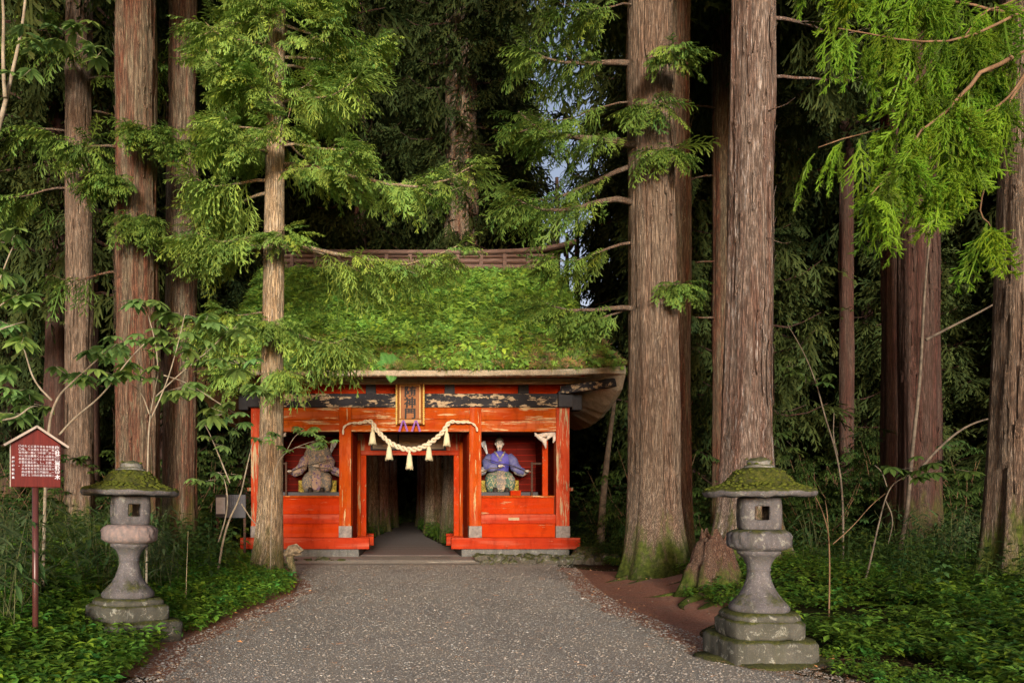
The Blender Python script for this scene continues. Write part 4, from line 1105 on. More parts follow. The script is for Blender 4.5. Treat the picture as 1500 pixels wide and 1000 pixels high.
def statue(x, label, m_robe, m_lap_, m_slv, hooded, flip=1):
    root = empty('guardian_statue', (GX+x, GY+1.22, 1.70), label, 'statue', None); root.scale = (.9, .9, .95)
    f = flip
    k = lambda name, mat, fn, parent=root, smooth=True: gp(name, mat, fn, parent=parent, smooth=smooth, bevel=0)
    def lap(g):
        loft(g, [(0, 0, .0, .36, .25), (0, -.01, .06, .41, .29), (0, -.02, .22, .43, .33), (0, -.01, .40, .43, .33), (0, 0, .50, .38, .29), (0, .02, .58, .28, .22)], 32, pw=2.6)
        for s in (-1, 1): loft(g, [(s*.25, -.20, .02, .13, .12), (s*.27, -.23, .2, .17, .15), (s*.26, -.24, .38, .17, .16), (s*.22, -.18, .50, .12, .14)], 18)
    lapo = k('skirt', m_lap_, lap)
    k('apron', m_violet if hooded else m_lap2, lambda g: g.add([(-.12, -.37, .06), (.12, -.37, .06), (.13, -.38, .45), (-.13, -.38, .45), (-.11, -.22, .6), (.11, -.22, .6)], np.array([(0, 1, 2, 3), (3, 2, 5, 4)])), smooth=False, parent=lapo)
    def torso(g):
        sh = .34 if not hooded else .36
        loft(g, [(0, .03, .52, .27, .20), (0, .03, .66, .28, .20), (0, .03, .82, .31, .20), (0, .03, .96, sh, .19), (0, .04, 1.05, sh*.86, .16), (0, .04, 1.12, .16, .11), (0, .04, 1.16, .08, .08)], 32, pw=2.3)
    k('robe', m_robe, torso)
    k('collar', m_cream, lambda g: [g.tube(np.array([(s*.15, -.06, 1.13), (s*.08, -.15, 1.03), (-s*.04, -.19, .86)]), [.028, .03, .025], 8) for s in (-1, 1)])
    for s in (-1, 1):
        so_ = k('sleeve', m_slv, lambda g, s=s: sleeve_path(g, [(s*.28, .02, 1.02), (s*.40, -.05, .86), (s*.44, -.14, .70), (s*.56, -.22, .60), (s*.70, -.24, .56)] if s*f > 0 else [(s*.28, .02, 1.02), (s*.39, -.06, .84), (s*.36, -.2, .70), (s*.24, -.32, .68), (s*.10, -.36, .70)], [.11, .14, .145, .12, .085]))
        k('sleeve_drape', m_violet if hooded else m_cream, lambda g, s=s: sleeve_path(g, [(s*.36, -.10, .70), (s*.50, -.16, .60), (s*.66, -.16, .53), (s*.84, -.10, .55)], [.05, .12, .11, .02]), parent=so_)
        k('hand', m_face, lambda g, s=s: hand_geo(g, (s*.76, -.25, .58), (s*1, -.2, .05), s) if s*f > 0 else hand_geo(g, (s*.03, -.40, .72), (-s*1, -.2, .1), s))
        k('boot', m_hair, lambda g, s=s: loft(g, [(s*.17, -.40, -.01, .075, .13), (s*.17, -.41, .07, .075, .13), (s*.17, -.37, .13, .05, .07)], 16))
        k('seat_bolster', m_seat, lambda g, s=s: g.box(s*.36, s*.56, -.05, .2, .0, .33), smooth=False)
    # head
    def head(g):
        hx = [(0, .03, 1.14, .055, .06), (0, .02, 1.20, .065, .075), (0, .0, 1.225, .062, .085), (0, -.005, 1.25, .085, .10), (0, 0, 1.30, .10, .118), (0, .005, 1.36, .108, .125), (0, .01, 1.42, .105, .122), (0, .015, 1.47, .08, .10), (0, .02, 1.50, .03, .04)]
        loft(g, hx, 28, pw=2.1)
        g.tube(np.array([(0, -.118, 1.39), (0, -.145, 1.345), (0, -.140, 1.325)]), [.012, .020, .018], 8)   # nose
        for s in (-1, 1):
            g.tube(np.array([(s*.108, .0, 1.39), (s*.122, .01, 1.36), (s*.108, 0, 1.32)]), [.012, .02, .012], 8)   # ears
    ho = k('head', m_face, head)
    k('eye', m_hair, lambda g: [g.lathe([(.001, -.012), (.017, 0), (.001, .012)], 10, 0, (s*.042, -.118, 1.368)) for s in (-1, 1)], parent=ho)
    k('eyebrow', m_hair, lambda g: [g.tube(np.array([(s*.02, -.128, 1.395), (s*.05, -.122, 1.41), (s*.078, -.10, 1.402)]), .007, 5) for s in (-1, 1)], parent=ho)
    k('mouth', mat_plain('lip_red', (.2, .03, .02), (.3, .05, .04), 9, .6), lambda g: g.tube(np.array([(-.026, -.112, 1.290), (0, -.119, 1.293), (.026, -.112, 1.290)]), [.004, .008, .004], 6), parent=ho)
    k('beard', m_hair, lambda g: g.tube(np.array([(0, -.105, 1.255), (0, -.115, 1.22), (0, -.10, 1.16)]), [.022, .016, .003], 8), parent=ho)
    k('hair', m_hair, lambda g: loft(g, [(0, .035, 1.30, .107, .105), (0, .035, 1.38, .122, .125), (0, .03, 1.43, .120, .128), (0, .03, 1.48, .085, .10), (0, .03, 1.50, .02, .03)], 24), parent=ho)
    if not hooded:
        k('hat', m_hat, lambda g: [loft(g, [(0, .0, 1.435, .122, .135), (0, .01, 1.47, .118, .128), (0, .02, 1.51, .07, .09), (0, .03, 1.56, .045, .06), (0, .04, 1.62, .04, .05), (0, .04, 1.63, .01, .01)], 24)], parent=ho)
    else:
        k('hood', m_lap2, lambda g: loft(g, [(0, .05, .98, .42, .20), (0, .05, 1.10, .40, .20), (0, .05, 1.22, .34, .19), (0, .04, 1.34, .25, .17), (0, .03, 1.43, .16, .14), (0, .02, 1.48, .05, .05)], 30), parent=ho)
    # quiver, bow, sword
    def arrows(g):
        rng = np.random.default_rng(3)
        for q in range(9):
            a = R(-35+q*9); b0 = np.array((-f*.30, .12, .95)); e = b0 + np.array((-f*(.12+.16*math.sin(abs(a)*.6)) + .10*math.sin(a), 0, .42+.08*math.cos(a*2)))
            g.tube(np.array([b0, (b0+e)/2, e]), .006, 5)
            d = (e-b0)/np.linalg.norm(e-b0); s = np.array((d[2], 0, -d[0]))*.022
            g.add([e-d*.13-s, e-d*.13+s, e+s*.6, e-s*.6], np.array([(0, 1, 2, 3)]))
    k('arrow_feathers', m_feather, arrows, smooth=False)
    k('bow', m_hair, lambda g: g.tube(np.array([(-f*.5, -.40, .93), (-f*.25, -.44, .86), (0, -.47, .78), (f*.35, -.45, .72), (f*.62, -.38, .62), (f*.95, -.3, .44)]), [.008, .012, .014, .013, .011, .007], 6))
    k('sword', m_hat, lambda g: g.tube(np.array([(-f*.62, -.30, .52), (-f*.3, -.44, .66), (0, -.46, .66)]), [.008, .014, .014], 6))
    return root
statue(2.38, 'seated statue in blue robe with court hat and white arrow feathers, right bay', m_blue, m_lap, m_bluegrey, False, 1)
statue(-2.46, 'faded brown seated guardian statue with violet sleeves and bowed shoulders in the left bay', m_lap2, m_lap2, m_violet, True, -1)
for s, x in ((1, 3.12), (-1, -3.18)):
    root = empty('statue_rail', (GX+x, GY+.42, 1.60), 'thin dark red post and rail standing beside the %s' % ('blue robed statue' if s > 0 else 'brown statue'), 'rail')
    gp('post', m_darkwood, lambda g: g.box(-.025, .025, -.02, .02, .0, .86), parent=root)
    gp('rail', m_darkwood, lambda g, s=s: g.box(0, s*.32, .022, .05, .80, .85), parent=root)
st = tag(gp('offering_box', m_red_clean, lambda g: g.box(2.55+GX, 2.82+GX, GY+.26, GY+.44, 1.602, 1.73), parent=None), 'small orange block on the sill below the blue robed statue', 'block')
kk = M('moss_cushion', .98, .05); kv = kk.coord(); kf = kk.noise(kv, 45, 6, .8)
kk.color(kk.ramp(kf, [(.3, (.035, .045, .008)), (.6, (.11, .135, .022)), (.8, (.20, .21, .045))])); kk.bump(kf, 1, .01); m_mosstuft = kk.m

# ------------------------------------------------------------------ stone lanterns
def window_shell(g, z0, z1, r, pw, wz, half, rot, n=64, holes=(0, 1, 2, 3), thick=.045):
    """squarish stone box with a window on each side; half = half angle of a window"""
    angs = []
    for k in range(4):
        c0 = k*PI/2; angs += [c0-half, c0+half] + list(np.linspace(c0-half*.6, c0+half*.6, 4)) + list(np.linspace(c0+half+.08, c0+PI/2-half-.08, 8))
    angs = np.sort(np.mod(np.array(angs), 2*PI)); n = len(angs)
    zs = sorted(set([z0, z0+.012, (z0+wz[0])/2, wz[0], (wz[0]+wz[1])/2, wz[1], (z1+wz[1])/2, z1-.012, z1]))
    pwk = (np.abs(np.cos(angs))**pw + np.abs(np.sin(angs))**pw)**(-1/pw)
    def shell(off):
        V = []
        for z in zs:
            u = (z-z0)/(z1-z0); bulge = 1 + .05*math.sin(PI*u) - (.06 if z in (z0, z1) else 0)
            q = (r*bulge-off)*pwk; V.append(np.stack([q*np.cos(angs+rot), q*np.sin(angs+rot), np.full(n, z)], -1))
        return np.concatenate(V)
    O, I = shell(0), shell(thick); k = len(zs); b = len(O); Fs = []
    def hole(i, j):
        if not (zs[i] >= wz[0]-1e-6 and zs[i+1] <= wz[1]+1e-6): return False
        m = angs[j] + ((angs[(j+1) % n]-angs[j]) % (2*PI))/2; q = (m + half) % (PI/2); return q < 2*half-1e-6
    for i in range(k-1):
        for j in range(n):
            j2 = (j+1) % n
            if not hole(i, j): Fs += [(i*n+j, i*n+j2, (i+1)*n+j2, (i+1)*n+j), (b+i*n+j2, b+i*n+j, b+(i+1)*n+j, b+(i+1)*n+j2)]
            else:
                for (ii, jj, e) in ((i-1, j, (i*n+j, i*n+j2)), (i+1, j, ((i+1)*n+j2, (i+1)*n+j)), (i, (j-1) % n, ((i+1)*n+j, i*n+j)), (i, j2, (i*n+j2, (i+1)*n+j2))):
                    if not hole(ii, jj): Fs.append((e[0], e[1], b+e[1], b+e[0]))
    g.add(np.concatenate([O, I]), np.array(Fs))
def lantern(x, y, z, H, label, rot, pink, seed, lower):
    root = empty('stone_lantern', (x, y, z), label, 'lantern', 'stone lanterns beside the approach')
    k = H/1.76
    def part(name, mat, fn, parent=root, smooth=True):
        g = G(); fn(g)
        for i in range(len(g.v)): g.v[i] = g.v[i]*k
        return g.build(name, mat, parent, smooth, col_attr=False)
    def blk(g, r, z0, z1, pw, rt, nn=8, ch=.03, jit=.012):
        g.lathe([(r*.97, z0), (r, z0+.02), (r, z1-ch), (r-ch*.9, z1)], nn*8, 0, (0, 0, 0), pw, rt, jit=jit, seed=seed)
    part('base_block', m_lantbase, lambda g: blk(g, lower, -.12, .215, 9, rot+.3, 10))
    part('step_block', m_lantbase, lambda g: [blk(g, .315, .212, .37, 7 if pink else 4.2, rot+.25, 10), g.lathe([(.30, .365), (.295, .40), (.27, .43)], 64, 0, (0, 0, 0), 3.4, rot+.25, jit=.007, seed=seed)])
    part('shaft', m_lantern, lambda g: g.lathe([(.235, .425), (.248, .44), (.25, .465), (.235, .49), (.205, .525), (.165, .57), (.13, .625), (.108, .69), (.097, .745), (.094, .78), (.100, .785), (.100, .797), (.095, .80), (.105, .84), (.13, .89), (.160, .915), (.178, .93), (.182, .95), (.172, .962)], 56, jit=.005, seed=seed))
    def collar(g):
        n = 72; prof = [(.19, .958), (.235, .975), (.258, .995), (.262, 1.03), (.262, 1.085), (.25, 1.11), (.225, 1.13), (.20, 1.14)]
        V = []
        for r, z in prof:
            for j in range(n):
                a = 2*PI*j/n; am = .0 if r < .25 else 1
                q = r*(1 - .03*(1-abs(math.cos(3*a+rot)))) + am*(.008*math.sin(a*18+5*math.sin(z*60)) + .006*math.sin(a*31+z*90))
                V.append((q*math.cos(a), q*math.sin(a), z))
        g.add(V, gridf(len(prof), n, True))
    part('collar', m_pinkcarve if pink else m_lantern, collar)
    part('firebox', m_lantern, lambda g: [window_shell(g, 1.142, 1.42, .168, 4.0, (1.225, 1.345), .36, rot), g.lathe([(.15, 1.142), (.15, 1.165), (.01, 1.166)], 32, 0, pw=4, rot=rot)])
    def cap(g):
        prof = [(.12, 1.415), (.22, 1.435), (.32, 1.432), (.44, 1.425), (.458, 1.44), (.466, 1.462), (.462, 1.484), (.42, 1.502), (.36, 1.514), (.30, 1.528), (.272, 1.548), (.252, 1.58), (.222, 1.622), (.18, 1.658), (.13, 1.68)]
        g.lathe(prof, 84, 0, jit=.010, seed=seed)
    cp = part('cap', m_lantcap, cap)
    part('finial', m_finial, lambda g: g.lathe([(.12, 1.668), (.132, 1.684), (.118, 1.70), (.095, 1.708), (.103, 1.722), (.096, 1.742), (.068, 1.76), (.03, 1.772), (.005, 1.776)], 40, jit=.016, seed=seed+2))
    # moss cushions on the cap
    def moss(g):
        rng = np.random.default_rng(seed)
        for _ in range(420):
            a = rng.uniform(0, 2*PI); t = rng.random()**.8; r = .16+.29*t; z = np.interp(r, [.15, .20, .252, .28, .36, .462], [1.672, 1.642, 1.58, 1.545, 1.514, 1.484])
            s = rng.uniform(.008, .024); p = np.array((r*math.cos(a), r*math.sin(a), z))
            g.lathe([(.9*s, -.3*s), (s, .1*s), (.7*s, .5*s), (.05*s, .72*s)], 7, 0, p, jit=.001)
        for _ in range(50):
            a = rng.uniform(0, 2*PI); s = rng.uniform(.01, .02); r = rng.uniform(.05, .11); g.lathe([(.9*s, -.3*s), (s, .1*s), (.05*s, .6*s)], 7, 0, (r*math.cos(a), r*math.sin(a), 1.66+.1*rng.random()*(r < .1)), jit=.001)
    part('moss', m_mosstuft, moss, parent=cp)['kind'] = 'stuff'
    return root
lantern(-2.77, 7.85, .02, 1.76, 'mossy stone lantern with reddish carved collar standing in the undergrowth by the red sign', R(-66), True, 3, .40).rotation_euler = (R(-1.0), R(1.2), R(9))
lantern(3.08, 7.0, 0.0, 1.76, 'grey mossy capped stone lantern standing on a bare block at the gravel\'s edge', R(-104), False, 8, .375)
_g = G(); _g.lathe([(.46, -.1), (.47, .0), (.45, .035), (.2, .04)], 40, 0, (3.10, 6.97, 0), 5, R(30), jit=.02, seed=4)
tag(_g.build('footing_stone', m_rock, smooth=True, col_attr=False), 'flat sunken slab under the right stone lantern', 'stone')

# ------------------------------------------------------------------ red information sign with little roof
sgn = empty('information_sign', (-3.06, 6.55, float(gz(-3.06, 6.55))), 'brown red roofed wooden sign with white vertical lettering on one post', 'sign', rz=R(34))
zb = float(gz(-3.06, 6.55)); s0 = lambda z: z - zb
def sp(name, mat, fn, parent=sgn, bevel=.004, smooth=False):
    g = G(); fn(g); return g.build(name, mat, parent, smooth, bevel=bevel, col_attr=False)
PW = .188
zt, zbm, zap = s0(1.35+(740-646)/178.), s0(1.35+(740-711)/178.), s0(1.35+(740-624)/178.)
zt, zbm, zap = s0(1.855), s0(1.50), s0(1.985)
sp('post', m_post, lambda g: g.lathe([(.023, -.35), (.026, zbm+.1)], 20, 0, (0, .03, 0)), smooth=True, bevel=0)
bd = sp('board', m_signred, lambda g: g.add([(-PW, -.012, zbm), (PW, -.012, zbm), (PW, -.012, zt), (0, -.012, zap), (-PW, -.012, zt), (-PW, .012, zbm), (PW, .012, zbm), (PW, .012, zt), (0, .012, zap), (-PW, .012, zt)],
    [np.array([(0, 1, 2, 3, 4)]), np.array([(9, 8, 7, 6, 5)]), np.array([(0, 5, 6, 1), (1, 6, 7, 2), (2, 7, 8, 3), (3, 8, 9, 4), (4, 9, 5, 0)])]))
for s in (-1, 1):
    rfp = sp('roof_board', m_roofdark, lambda g, s=s: g.bar((s*-.002, .03, zap+.012), (s*(PW+.055), .03, zt-.022), .15, .014, up=(0, 0, 1)))
    sp('roof_edge', m_signedge, lambda g, s=s: g.bar((s*-.002, -.048, zap+.012), (s*(PW+.055), -.048, zt-.022), .006, .018, up=(0, 0, 1)), parent=rfp, bevel=0)
sp('side_edge', m_signedge, lambda g: g.box(-PW-.006, -PW-.001, -.014, .014, zbm, zt), bevel=0)
def letters(g):
    cols = ['慶長十七年(一六一二', '年)戸隠山顕光寺(現', '寺は)は千石の朱印地', 'を拝領した。以後観光', '寺を中心として大門通', 'りをつくり、院坊その', '道路に奥の杉並や境内', 'には整備し杉並木をつ', 'くり一山の風致を整え', 'た。現在の杉並木はそ', 'の時代に植栽され約四', '〇〇年である。']
    vert = {'(': '︵', ')': '︶', '一': '一'}
    text_mesh(g, '\n'.join('奥社参道杉並木'), .042, PW-.028, zt-.012, -.0145, .95, off=.0012)
    for i, c in enumerate(cols):
        c = ''.join({'(': '︵', ')': '︶'}.get(ch, ch) for ch in c)
        text_mesh(g, '\n'.join(c), .0215, PW-.062-i*.0226, zt-.012, -.0145, 1.22)
    text_mesh(g, '\n'.join('戸隠神社職員'), .020, -PW+.016, zt-.11, -.0145, 1.6, off=.0006)
sp('lettering', m_white, letters, parent=bd, bevel=0)

m_paper2 = mat_plain('faded_notice_ink', (.10, .10, .12), (.16, .16, .18), 9, .8, .2, 0)
nb_ = empty('notice_board', (-4.35, 19.3, float(gz(-4.35, 19.3))), 'small black notice board with a pale sheet in the shade left of the gate', 'sign')
gp('board', m_noticeblk, lambda g: g.box(-.32, .42, -.02, .02, 1.05, 1.62), parent=nb_)
gp('sheet', m_paper, lambda g: g.box(-.30, -.08, -.026, -.021, 1.15, 1.55), parent=nb_, bevel=0)
def nlet(g):
    for i in range(8): text_mesh(g, '\n'.join('戸隠神社奥社参道案内'[(i % 3):]), .030, .36-i*.052, 1.60, -.0225, 1.0)
gp('lettering', m_paper2, nlet, parent=nb_, bevel=0)
for x in (-.28, .38): gp('post', m_darkwood, lambda g, x=x: g.box(x-.03, x+.03, .021, .07, -.3, 1.62), parent=nb_)

# ------------------------------------------------------------------ rocks, stump, roots
def rock(name, x, y, r, sz, label, grp=None, seed=0, mat=None, z=None, cat='rock'):
    rng = np.random.default_rng(seed); n = 18; prof = []
    g = G()
    for i in range(11):
        a = -PI/2 + PI*i/10; prof.append((max(.01, math.cos(a)), math.sin(a)))
    g.lathe(prof, n, 0, pw=2.6)
    V = g.v[0]
    for i, p in enumerate(V):
        nn = mnoise.noise_vector(Vector(p)*1.1 + Vector((seed*3.1, 0, 0))); mm = mnoise.noise_vector(Vector(p)*3.5 + Vector((seed*3.1, 0, 9)))
        V[i] = (p + np.array(nn)*.5 + np.array(mm)*.14) * np.array((r*sz[0], r*sz[1], r*sz[2]))
    o = g.build(name, mat or m_rock, smooth=False, col_attr=False)
    o.location = (x, y, (float(gz(x, y)) if z is None else z) + r*sz[2]*.35); o.rotation_euler[2] = rng.uniform(0, 6)
    return tag(o, label, cat, grp)
ri = random.Random(4)
xx = 1.75
while xx < 4.9:
    r = ri.uniform(.07, .15); rock('terrace_rock', xx, 18.3+ri.uniform(-.1, .1) - .1*(xx > 4), r, (1.3, 1.0, ri.uniform(.8, 1.3)), 'mossy rock in the low edging right of the gate front', 'mossy rocks edging the terrace right of the gate', int(xx*100)); xx += r*1.55
xx = 1.7
while xx < 4.9:
    r = ri.uniform(.08, .14); rock('terrace_rock', xx, 18.55+ri.uniform(-.05, .1), r, (1.5, 1.1, .8), 'mossy rock in the low edging right of the gate front', 'mossy rocks edging the terrace right of the gate', int(xx*77), z=.10); xx += r*1.9
rock('corner_boulder', 4.32, 19.2, .34, (1.15, .9, .62), 'smooth pale boulder at the right end of the gate plinth', seed=5, z=.1)
xx = -3.3
while xx < -1.3:
    r = ri.uniform(.07, .13); rock('plinth_rock', xx, 18.75+ri.uniform(-.1, .1), r, (1.4, 1, .75), 'mossy rock along the foot of the gate left of the opening', 'mossy rocks at the left foot of the gate', int(-xx*91)); xx += r*1.7
def terrace():
    g = G(); V = []; ys_ = np.linspace(18.2, 20.2, 24)
    for y in ys_:
        x = np.linspace(-3.3, 1.7 + 3.1*float(sstep((y-18.45)/.2)), 60); V.append(np.stack([x, np.full(60, y) + .05*fbm(x, 0*x, 2), .016 + .062*sstep((y-18.25)/.5) + .006*fbm(x, x*0+y, 5)], -1))
    g.add(np.concatenate(V), gridf(24, 60, False)); tag(g.build('stone_terrace', m_gravel, smooth=True, col_attr=False), kind='structure')
terrace()

m_burl = mat_plain('burl_wood', (.05, .04, .03), (.34, .27, .17), 16, .9, .1, .8)
def stump():
    root = empty('broken_stump', (-2.18, 14.75, float(gz(-2.18, 14.75))), 'gnarled broken dead stump leaning against the young cedar\'s foot', 'stump')
    g = G(); rng = np.random.default_rng(2)
    g.tube(np.array([(.12, -.1, -.15), (.05, 0, .12), (-.02, .02, .36), (.02, 0, .50)]), [.05, .06, .07, .06], 12)
    V = g.v[-1]; V += rng.normal(0, .008, V.shape)
    g.build('stem', m_bark_young, root, smooth=True, col_attr=False)
    g = G(); g.tube(np.array([(-.09, 0, .40), (.0, 0, .50), (.12, -.02, .52), (.21, -.03, .47)]), [.06, .11, .12, .05], 14)
    V = g.v[-1]
    for i, p in enumerate(V): V[i] = p + np.array(mnoise.noise_vector(Vector(p)*11))*.06
    g.build('burl', m_burl, root, smooth=False, col_attr=False)
stump()
def old_stump():
    x, y = 4.35, 11.5
    root = empty('buttress_stump', (x, y, float(gz(x, y))), 'rotten mossy stump with torn wood facing the path before the peeling cedar', 'stump')
    g = G(); trunk_geo(g, [(0, 0, -.35), (.04, .05, .25), (.10, .12, .80)], [.36, .31, .16], 80, .20, .34, .25, 6, 61, .1, lobes=[R(200), R(235), R(270), R(305), R(350), R(80)])
    V = g.v[-1]; V[:, 2] += .10*np.sin(V[:, 0]*31+V[:, 1]*17)*np.clip(V[:, 2], 0, 1)
    g.build('stem', m_bark_stump, root, smooth=True, col_attr=False)
m_bark_stump = mat_bark('rotten_stump_bark', (.30, .20, .14), (.09, .05, .035), (.26, .11, .07), 1.0, .45, (.42, .33, .27, 1), .45)
old_stump()
def roots():
    rng = np.random.default_rng(6)
    specs = [((4.25, 11.3), R(215), 1.6, .085), ((4.15, 11.5), R(190), 1.1, .06), ((4.35, 11.1), R(240), 1.5, .08), ((4.0, 13.9), R(195), 1.2, .06), ((4.3, 13.7), R(235), 1.3, .06), ((4.7, 13.5), R(280), 1.1, .07), ((4.75, 12.3), R(190), 1.3, .05)]
    for i, ((x, y), a, L, r) in enumerate(specs):
        P = []; an = a
        for k in range(12):
            P.append((x, y, float(gz(x, y)) + r*.35 - .006*k)); an += rng.normal(0, .16); x += L/11*math.cos(an); y += L/11*math.sin(an)
        g = G(); g.tube(np.array(P), np.linspace(r, r*.25, 12), 12); V = g.v[-1]; V += rng.normal(0, .006, V.shape)
        tag(g.build('surface_root', m_bark_stump, smooth=True, col_attr=False), 'bare cedar root crossing the red soil right of the path', 'root', 'bare roots crossing the red soil')
roots()

# ------------------------------------------------------------------ ground plants
def cover(name, lab, n, xr, yr, cond, mat, tps, sc_, shade, lift=(0, .05), hue=.15, seed=0, cat='ground cover', roll=.5, dens=None):
    rng = np.random.default_rng(seed); c = G()
    for q, tp in enumerate(tps):
        x = rng.uniform(*xr, n); y = yr[0] + (yr[1]-yr[0])*rng.random(n)**1.25; keep = cond(x, y, rng)
        x, y = x[keep], y[keep]
        pos = np.stack([x, y, gz(x, y) + rng.uniform(lift[0], lift[1], len(x))], -1); a = rng.uniform(0, 2*PI, len(x))
        s = rng.uniform(sc_[0], sc_[1], len(x))
        scatter(c, tp, pos, np.stack([np.cos(a), np.sin(a), 0*a], -1), s, rng, roll, shade, hue=hue)
    o = c.build(name, mat); tag(o, lab, cat, kind='stuff'); return o
tgs = [groundplant(RG, 7, .07, .046, .08), groundplant(RG, 6, .06, .042, .05), groundplant(RG, 8, .08, .042, .11)]
edge = lambda x, y, w, s: .5+.9*fbm(x*1.3, y*1.3, 2.1, s)
in_view = lambda x, y: (x > -.56*y-.6) & (x < .82*y+.6)
left_c = lambda x, y, r: in_view(x, y) & (XL(y)-x > .22+.35*np.clip(edge(x, y, 1, 0), 0, 1.2)*r.random(len(x))) & (np.hypot(x+2.77, y-7.85) > .36)
right_c = lambda x, y, r: in_view(x, y) & (x-XR(y) > 1.0+.5*np.clip(edge(x, y, 1, 3), 0, 1.2)) & ~((x < 3.62) & (y > 6.4) & (y < 7.6)) & ~((x < 5.0-.3*(y-12)) & (y > 8.6) & (y < 17) & (np.hypot(x-4.9, y-10.6) > 1.15))
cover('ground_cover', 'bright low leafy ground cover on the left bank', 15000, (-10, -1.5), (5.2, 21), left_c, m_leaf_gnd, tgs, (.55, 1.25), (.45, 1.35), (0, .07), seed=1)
cover('ground_cover', 'shaded low leafy ground cover on the right bank', 15000, (3, 17), (5.2, 22), right_c, m_leaf_gnd, tgs, (.6, 1.35), (.30, .85), (0, .10), seed=2)  # lower tone range puts the right bank's shade into the leaf colours
cover('ground_cover', 'small weeds spreading in the gravel beside the right lantern', 900, (3.0, 6.0), (5.6, 7.6), lambda x, y, r: (np.hypot(x-3.08, y-7.0) > .42) & (r.random(len(x)) < np.clip(.2+1.6*fbm(x, y, 2.6, 5), 0, 1)) & (x > 3.05+.25*(7.0-y)), m_leaf_gnd, tgs, (.35, .75), (.5, 1.1), (0, .02), seed=3)
# taller shade plants reaching up between the trunks
tall = [[], [], []]
for q in range(16):
    a = q*2.4; h = .10+.035*q; leaf_shape(tall, (.04*math.cos(a), .04*math.sin(a), h), (math.cos(a), math.sin(a), .1), .17*(1.2-.04*q), .075, seg=2, droop=.35)
ribbon(tall, (0, 0, 0), (0, 0, .3), (0, 0, .62), .012, .2, .5, (0, 1, 0)); tall = tpl(tall)
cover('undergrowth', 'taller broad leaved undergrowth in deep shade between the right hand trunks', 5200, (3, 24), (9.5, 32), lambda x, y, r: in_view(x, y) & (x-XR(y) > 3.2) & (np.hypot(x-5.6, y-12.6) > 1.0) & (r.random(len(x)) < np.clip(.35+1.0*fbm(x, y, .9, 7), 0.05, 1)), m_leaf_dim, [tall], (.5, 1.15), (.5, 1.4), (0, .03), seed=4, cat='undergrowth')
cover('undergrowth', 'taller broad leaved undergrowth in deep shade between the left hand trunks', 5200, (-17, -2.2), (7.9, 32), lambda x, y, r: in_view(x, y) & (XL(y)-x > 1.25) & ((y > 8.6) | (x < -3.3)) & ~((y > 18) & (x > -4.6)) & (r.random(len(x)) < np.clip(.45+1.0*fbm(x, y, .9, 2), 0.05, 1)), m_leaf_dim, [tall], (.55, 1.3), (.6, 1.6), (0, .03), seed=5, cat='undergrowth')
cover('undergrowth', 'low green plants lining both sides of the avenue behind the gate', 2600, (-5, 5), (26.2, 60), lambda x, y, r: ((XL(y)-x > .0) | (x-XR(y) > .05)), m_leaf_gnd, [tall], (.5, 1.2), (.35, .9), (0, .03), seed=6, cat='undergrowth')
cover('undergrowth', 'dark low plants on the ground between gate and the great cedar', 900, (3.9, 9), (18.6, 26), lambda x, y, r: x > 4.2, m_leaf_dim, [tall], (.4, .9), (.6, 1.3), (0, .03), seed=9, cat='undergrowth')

# ferns, one by one
fern_me = []
for q in range(3):
    g = G(); rng = np.random.default_rng(50+q); scatter(g, fern(RG, 8, .46), [(0, 0, 0)], [(1, 0, 0)], [1.0], rng, 0, (.9, 1.0)); o = g.build('fern_source', m_leaf_gnd); fern_me.append(o.data); bpy.data.objects.remove(o)
rf = random.Random(8)
def put_fern(x, y, s, lab, grp):
    o = bpy.data.objects.new('fern', rf.choice(fern_me)); col.objects.link(o); o.location = (x, y, float(gz(x, y))-.01); o.rotation_euler[2] = rf.uniform(0, 6); o.scale = (s, s, s)
    tag(o, lab, 'fern', grp)
for i in range(60):
    y = rf.uniform(7.2, 15); x = float(XL(y)) - rf.uniform(.7, 4.0)
    if x < -.55*y or math.hypot(x+2.77, y-7.85) < .6: continue
    put_fern(x, y, rf.uniform(.6, 1.15), 'feathery green fern growing on the left bank', 'ferns on the left bank')
for i in range(46):
    y = rf.uniform(8, 18); x = float(XR(y)) + rf.uniform(2.4, 8)
    if x > .8*y: continue
    put_fern(x, y, rf.uniform(.6, 1.2), 'feathery shaded fern growing on the right bank', 'ferns on the right bank')

# bamboo grass clumps behind the left lantern
m_sasastem = mat_plain('bamboo_grass_stem', (.04, .06, .02), (.13, .14, .06), 9, .8, .2, .1)
def sasa_mesh(seed, dry):
    rng = np.random.default_rng(seed); st = G(); lf = G(); out = [[], [], []]
    for k in range(11):
        a = rng.uniform(0, 2*PI); r = rng.uniform(0, .3); b = np.array((r*math.cos(a), r*math.sin(a), 0)); H = rng.uniform(.5, 1.15)
        top = b + np.array((rng.normal(0, .18), rng.normal(0, .18), H)); P = np.array([b, (b+top)/2+np.array((0, 0, .05)), top]); st.tube(P, [.005, .004, .002], 4)
        for q in range(7):
            t = .45+.55*q/6; p = b + (top-b)*t; aa = rng.uniform(0, 2*PI)
            leaf_shape(out, p, (math.cos(aa), math.sin(aa), rng.uniform(-.3, .25)), rng.uniform(.18, .32), rng.uniform(.035, .055), droop=.35, seg=3)
    T = tpl(out); sh = rng.uniform(.5, 1.3, (len(T[0])//12+1)).repeat(12)[:len(T[0])]
    c = np.stack([sh*(1.25 if dry else 1), sh*(.95 if dry else 1), sh*(1.2 if dry else 1)], -1)
    lf.add(T[0], T[1], 0, c)
    a = st.build('s', m_sasastem, col_attr=False); b = lf.build('l', m_leaf_sasa); r = (a.data, b.data); bpy.data.objects.remove(a); bpy.data.objects.remove(b); return r
